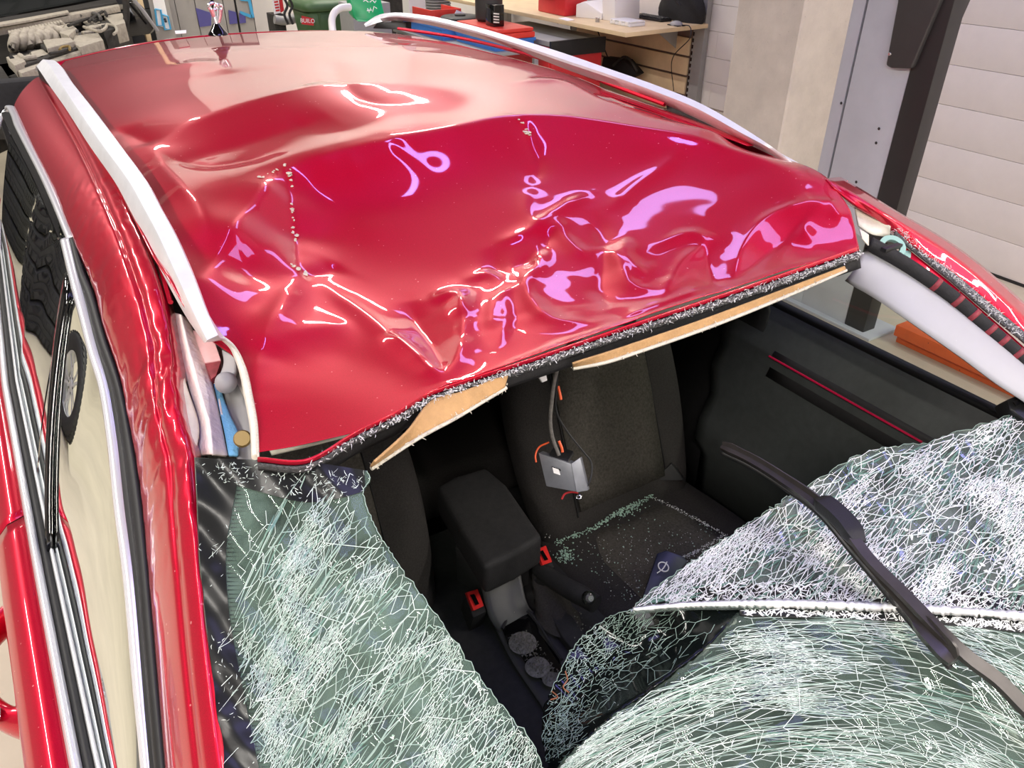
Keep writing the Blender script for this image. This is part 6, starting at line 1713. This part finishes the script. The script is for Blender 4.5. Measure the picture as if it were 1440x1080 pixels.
for a, lb in ((402, 'thin black cable hanging over the grey pipe, nearer the red carton'), (409, 'thin black cable hanging over the grey pipe, nearer the bin')):
    cb = tube('black_cable', [PY(a - 4, -5, 8.0), PY(a + 2, 8, 8.0), PY(a - 2, 20, 8.0), PY(a + 3, 34, 8.0)], .012, 'black_rubber', None, seg=6)
    tag(cb, lb, 'cable')
# lockers with posters
lk = thing('locker', (1.9, 10.6, 0), 'pale grey steel lockers behind the car', 'locker')
for k, (a0, a1) in enumerate(((232, 249), (249, 277), (277, 300))):
    p0, p1 = PY(a0, 20, 10.5), PY(a1, 20, 10.5)
    d_ = box('locker_door', p0.x + .004, p1.x - .004, 10.5, 10.53, .05, 1.95, 'locker_grey', lk, bev=0.004)
    if k: box('locker_handle', p1.x - .05, p1.x - .035, 10.47, 10.5, .95, 1.1, 'lift_black', d_, bev=0.003)
p0, p1 = PY(232, 20, 10.5), PY(300, 20, 10.5)
box('locker_case', p0.x, p1.x, 10.531, 10.95, 0, 2.0, 'locker_grey', lk, bev=0.005)
def flat(name, pl, y, m, label, cat, th=.006):
    o = prism(name, [PY(a, b, y) for a, b in pl], (0, th, 0), m, None); tag(o, label, cat); return o
flat('magnet_sheet', [(275,11),(297,18),(297,36),(281,38)], 10.49, 'poster_violet', 'violet sheet on the locker door left of the aerial', 'sheet')
ca = thing('wall_cabinet', (3.0, 10.8, 0), 'tall grey cabinet behind the aerial with violet and blue door panels', 'cabinet')
for k, (a0, a1, m_) in enumerate(((304, 316, 'locker_grey'), (317, 332, 'locker_grey'), (335, 356, 'locker_grey'))):
    p0, p1 = PY(a0, 20, 10.6), PY(a1, 20, 10.6); box('cabinet_door', p0.x, p1.x, 10.6, 10.63, .05, 1.9, m_, ca, bev=0.004)
p0, p1 = PY(302, 20, 10.6), PY(358, 20, 10.6); box('cabinet_body', p0.x, p1.x, 10.631, 11.1, 0, 2.0, 'lift_black', ca, bev=0.005)
for pl, m_ in (([(321,14),(332,17),(334,33),(323,34)], 'poster_violet'), ([(336,18),(345,23),(346,32),(337,33)], 'poster_violet'), ([(336,-4),(352,-2),(358,24),(354,26),(349,2),(338,1)], 'poster_blue'), ([(337,15),(354,21),(355,26),(338,20)], 'poster_blue')):
    prism('door_sheet', [PY(a, b, 10.585) for a, b in pl], (0, .006, 0), m_, ca)
po = thing('wall_chart', PY(226, 22, 10.3), 'white chart with blue outlines left of the lockers', 'chart')
prism('chart_sheet', [PY(214,-4,10.3), PY(230,-4,10.3), PY(240,42,10.3), PY(222,36,10.3)], (0, .01, 0), 'white_paper', po)
for pl in ([(218,13),(226,14),(229,36),(221,36)], [(227,20),(236,23),(240,41),(232,42)]):
    tube('chart_outline', [PY(a, b, 10.29) for a, b in pl + pl[:1]], .011, 'poster_blue', po, smooth_path=False, seg=5)
for (a, b) in ((232, 27), (233, 30)): lathe('chart_dot', [(0, .012), (.012, .01), (.014, 0)], 'lift_black', po, 12, c=PY(a, b, 10.295), basis=basis_from((0, -1, 0)))
box('chart_board', PY(213, 20, 10.31).x, PY(241, 20, 10.31).x, 10.315, 10.34, 0, 1.4, 'locker_grey', po, bev=0.004)
bm_ = box('door_post', PY(196, 10, 10.0).x, PY(203, 10, 10.0).x, 10.0, 10.1, 0, 2.4, 'shelf_wood', None, bev=0.004)
tag(bm_, 'pale wooden upright beside the raised bonnet', 'post')
# ------------------------------------------------------------------ the dusty car behind with its bonnet raised
oc = thing('car', (0.4, 8.6, 0), 'dusty dark car with open bonnet and bare engine', 'car')
def P9(a, b, z=.9): return PZ(a, b, z)
def slab(name, poly, z, h, m, parent=oc, bev=0.008):
    return prism(name, [P9(a, b, z) for a, b in poly], (0, 0, -h), m, parent, bev=bev)
slab('bay_floor', [(-60,130),(120,66),(180,18),(170,2),(-60,40)], .62, .05, 'dusty_black', bev=0)
# cowl and windscreen
slab('cowl_panel', [(-30,38),(60,22),(165,4),(168,8),(96,22),(60,29),(-30,44)], .97, .06, 'dusty_alloy')
slab('cowl_grille', [(-30,30),(95,9),(160,-4),(165,3),(60,21),(-30,37)], .99, .05, 'dusty_black')
prism('windscreen', [P9(-30,29,1.0), P9(160,-6,1.0), PY(150,-60,12.0), PY(-40,-60,12.0)], (0, .02, .01), 'dark_glass', oc)
slab('cowl_strip', [(-30,36),(40,24),(95,14),(97,17),(40,28),(-30,40)], 1.0, .02, 'dusty_alloy', bev=0.004)
# intake manifold: five curved runners and the ribbed rail behind them
mf_ = slab('engine_block', [(10,58),(95,40),(130,62),(115,78),(60,92),(15,84)], .80, .2, 'dusty_black')
man = slab('manifold_plenum', [(60,56),(98,52),(105,58),(66,68)], .90, .08, 'dusty_alloy')
for k, (a, b) in enumerate(((22, 48), (34, 46), (45, 44), (57, 42), (69, 40))):
    r_ = tube('intake_runner', [P9(a - 4, b + 22, .82), P9(a - 3, b + 12, .89), P9(a, b + 3, .93), P9(a + 5, b, .94), P9(a + 14 + 2 * k, b + 7, .90), P9(a + 20 + k, b + 16, .85)], [.035, .042, .042, .038, .034, .03], 'dusty_alloy', man, n=26, seg=12)
rb = slab('coil_rail', [(12,44),(86,29),(92,33),(88,38),(20,50)], .93, .06, 'dusty_alloy')
for k in range(18):
    f = k / 17; a, b = 14 + 72 * f, 45 - 15 * f
    p = P9(a, b + 1, .945); box('rail_fin', p.x - .012, p.x + .012, p.y - .08, p.y + .08, .93, .955, 'dusty_alloy', rb, bev=0.004, seg=1)
slab('throttle_body', [(82,36),(98,32),(108,40),(96,50),(84,46)], .92, .12, 'dusty_alloy')
slab('air_box', [(104,50),(138,46),(145,56),(112,66),(102,60)], .88, .14, 'dusty_alloy')
slab('battery_box', [(140,30),(158,28),(163,40),(146,44)], .92, .2, 'dusty_black')
slab('fuse_box', [(146,22),(172,18),(176,32),(160,36)], .93, .16, 'dusty_alloy')
slab('coolant_tank', [(42,72),(60,68),(68,74),(64,80),(46,82)], .86, .1, 'dusty_alloy', bev=0.02)
slab('cover_plate', [(56,62),(100,55),(103,60),(64,70)], .88, .05, 'dusty_black')
slab('radiator_bar', [(20,96),(110,68),(116,72),(30,103)], .84, .06, 'dusty_alloy')
slab('radiator_bar', [(18,90),(108,64),(110,67),(22,95)], .86, .03, 'dusty_black')
hb_ = slab('headlamp_panel', [(8,80),(28,76),(36,86),(20,92)], .88, .08, 'dusty_alloy')
slab('headlamp_slot', [(12,79),(17,78),(20,81),(14,82)], .885, .01, 'gloss_black', hb_, bev=0)
hl_ = slab('headlamp', [(-20,104),(2,97),(12,112),(8,118),(-20,128)], .72, .22, 'clear_plastic', bev=0.03)
slab('front_wing', [(-30,88),(2,92),(22,122),(20,135),(-30,135)], .78, .3, 'dusty_black', bev=0.02)
# hoses and pipes on the engine
for pl, z, r_, m in (([(96,36),(112,30),(126,26),(134,30)], .95, .014, 'dusty_black'), ([(118,38),(130,42),(140,44),(148,40),(150,36)], .93, .014, 'dusty_alloy'), ([(125,30),(135,22),(146,16),(150,22)], .95, .014, 'dusty_black'), ([(150,34),(160,36),(164,44),(160,48)], .94, .012, 'dusty_alloy'), ([(28,78),(36,82),(50,80)], .88, .02, 'dusty_alloy'), ([(112,22),(124,18),(136,20),(142,26)], .95, .016, 'crumb_grey'), ([(70,76),(85,73),(100,68)], .88, .014, 'dusty_black'), ([(84,70),(88,66),(96,65),(98,70)], .89, .01, 'brass'), ([(14,66),(16,62),(19,64),(18,70)], .88, .014, 'gloss_black')):
    tube('engine_hose', [P9(a, b, z) for a, b in pl], r_, m, oc, seg=8)
for _ in range(46):
    a = rng.uniform(98, 172); b = rng.uniform(12, 46) - (a - 120) * .18
    p = P9(a, b, rng.uniform(.86, .93)); s1, s2, h_ = rng.uniform(.02, .06), rng.uniform(.02, .08), rng.uniform(.02, .06)
    box('engine_part', p.x - s1, p.x + s1, p.y - s2, p.y + s2, p.z - h_, p.z, rng.choice(['dusty_alloy', 'dusty_black', 'dusty_alloy', 'crumb_grey']), oc, bev=0.008, seg=1, rot=Matrix.Rotation(rng.uniform(-.6, .6), 3, 'Z'))
for _ in range(26):
    a = rng.uniform(30, 105); b = 82 - (a - 30) * .27 + rng.uniform(-8, 5)
    p = P9(a, b, rng.uniform(.80, .85)); s1, s2, h_ = rng.uniform(.015, .05), rng.uniform(.02, .06), rng.uniform(.02, .05)
    box('engine_part', p.x - s1, p.x + s1, p.y - s2, p.y + s2, p.z - h_, p.z, rng.choice(['dusty_alloy', 'dusty_black', 'crumb_grey']), oc, bev=0.006, seg=1, rot=Matrix.Rotation(rng.uniform(-.6, .6), 3, 'Z'))
# bonnet edge and its gas strut
prism('bonnet_side', [PY(176,2,9.2), PY(188,2,9.2), PY(200,14,9.2), PY(216,40,9.2), PY(210,48,9.2), PY(182,52,9.2), PY(177,30,9.2)], (.04, .06, 0), 'gloss_black', oc, bev=0.01)
tube('bonnet_strut', [PY(182,-8,9.0), PY(200,14,9.0), PY(222,44,9.0)], .018, 'mid_grey_plastic', oc, smooth_path=False, seg=10)
tube('bonnet_hinge', [PY(176,-5,9.1), PY(178,20,9.1), PY(176,44,9.1)], .03, 'dusty_black', oc, seg=8)
slab('car_body', [(-60,130),(-30,95),(20,125),(120,72),(182,40),(178,20),(120,66),(20,104)], .74, .5, 'dusty_black', bev=0)

# ------------------------------------------------------------------ wheel, tyres and hose left of the car (they show in the side glass)
def tyre(name, c, axis, label, group=None):
    t = thing(name, c, label, 'tyre', group); bs = basis_from(axis)
    pr = [(.205, -.09), (.24, -.105), (.29, -.108), (.315, -.095), (.325, -.08), (.328, -.03), (.322, -.028), (.322, -.02), (.328, -.018), (.328, .018), (.322, .02), (.322, .028), (.328, .03), (.325, .08), (.315, .095), (.29, .108), (.24, .105), (.205, .09), (.21, 0), (.205, -.09)]
    lathe('carcass', pr, 'tyre_rubber', t, 48, c=c, basis=bs)
    V = []; F = []
    for k in range(44):
        a = 2 * math.pi * k / 44
        for sg in (-1, 1):
            d = bs[0] * math.cos(a) + bs[1] * math.sin(a); e = -bs[0] * math.sin(a) + bs[1] * math.cos(a)
            i = len(V); c0 = Vector(c) + d * .326 + bs[2] * sg * .062
            for q in ((-1, -1, 0), (1, -1, 0), (1, 1, 0), (-1, 1, 0), (-1, -1, 1), (1, -1, 1), (1, 1, 1), (-1, 1, 1)):
                V.append(c0 + e * q[0] * .014 + bs[2] * q[1] * .026 + d * q[2] * .008)
            F += [tuple(i + j for j in f) for f in ((4, 5, 6, 7), (0, 1, 5, 4), (1, 2, 6, 5), (2, 3, 7, 6), (3, 0, 4, 7))]
    meshobj('tread', V, F, 'tyre_rubber', t, False)
    return t, bs
wc = (-1.50, 4.15, .335); wx = Vector((1, -.35, .06)).normalized()
w_, bs = tyre('alloy_wheel', wc, wx, 'silver five spoke alloy wheel with tyre leaning by the tyre stack')
w_['category'] = 'wheel'
lathe('rim', [(.212, -.07), (.218, .07), (.205, .085), (.195, .075), (.19, -.06), (.212, -.07)], 'wheel_silver', w_, 48, c=wc, basis=bs)
lathe('hub_cap', [(0, .062), (.03, .06), (.045, .05), (.06, .03)], 'wheel_silver', w_, 24, c=wc, basis=bs)
for k in range(5):
    a = 2 * math.pi * k / 5 + .3
    for sg in (-1, 1):
        def pt(r, off, h): return Vector(wc) + (bs[0] * math.cos(a) + bs[1] * math.sin(a)) * r + (-bs[0] * math.sin(a) + bs[1] * math.cos(a)) * off + bs[2] * h
        prism('spoke', [pt(.03, sg * .004, .05), pt(.03, sg * .03, .05), pt(.12, sg * .030, .055), pt(.205, sg * .062, .07), pt(.205, sg * .036, .07), pt(.12, sg * .012, .055)], -bs[2] * .02, 'wheel_silver', w_, bev=0.003)
    lathe('wheel_nut', [(0, .006), (.009, .006), (.010, 0)], 'lift_black', w_, 10, c=pt(.052, 0, .05) if False else Vector(wc) + (bs[0] * math.cos(a + .63) + bs[1] * math.sin(a + .63)) * .05 + bs[2] * .048, basis=bs)
for k in range(4):
    tyre('stacked_tyre', (-1.35, 5.35, .115 + k * .222), (0, 0, 1), ['black tyre at the bottom of the stack', 'black tyre second from the bottom of the stack', 'black tyre third from the bottom of the stack', 'black tyre on top of the stack'][k] + ' left of the car', 'stacked tyres')
for k in range(4):
    tyre('stacked_tyre', (-1.05, 6.7, .115 + k * .222), (0, 0, 1), ['bottom black tyre', 'second lowest black tyre', 'third black tyre up', 'topmost black tyre'][k] + ' of the stack farther behind the car', 'stacked tyres')
hp_ = tube('air_hose', [(-.72, 3.3, .012), (-.85, 2.9, .012), (-.70, 2.55, .012), (-.78, 2.2, .012), (-.86, 1.9, .012), (-.80, 1.5, .012)], .012, 'mid_grey_plastic', None, n=60, seg=8)
tag(hp_, 'thin grey air hose on the floor left of the car', 'hose')
lu = thing('lamp_unit', (-1.2, 1.95, 0), 'dark lamp unit with silver ovals on the floor left of the car', 'lamp unit')
prism('lamp_housing', [(-1.36, 1.75, .0), (-1.08, 1.78, .0), (-1.02, 2.02, .0), (-1.15, 2.2, .0), (-1.38, 2.1, .0)], (0, 0, .11), 'mid_grey_plastic', lu, bev=0.03, seg=3)
for (x, y, r_) in ((-1.26, 1.92, .055), (-1.13, 1.95, .04), (-1.22, 2.08, .035)):
    lathe('lamp_reflector', [(0, .006), (r_ * .6, .010), (r_, .006), (r_ * 1.15, 0)], 'chrome', lu, 24, c=(x, y, .11))
# ------------------------------------------------------------------ never more than thing > part > sub-part
def chain_of(o):
    c = [o]
    while c[-1].parent is not None: c.append(c[-1].parent)
    return c
for o in list(SC.objects):
    c = chain_of(o)
    if len(c) > 3: o.parent = c[-2]
# children were written in room coordinates: undo their parent's own place
for o in list(SC.objects):
    if o.parent is not None and o.parent.type == 'EMPTY':
        o.matrix_parent_inverse = Matrix.Translation(-o.parent.location)
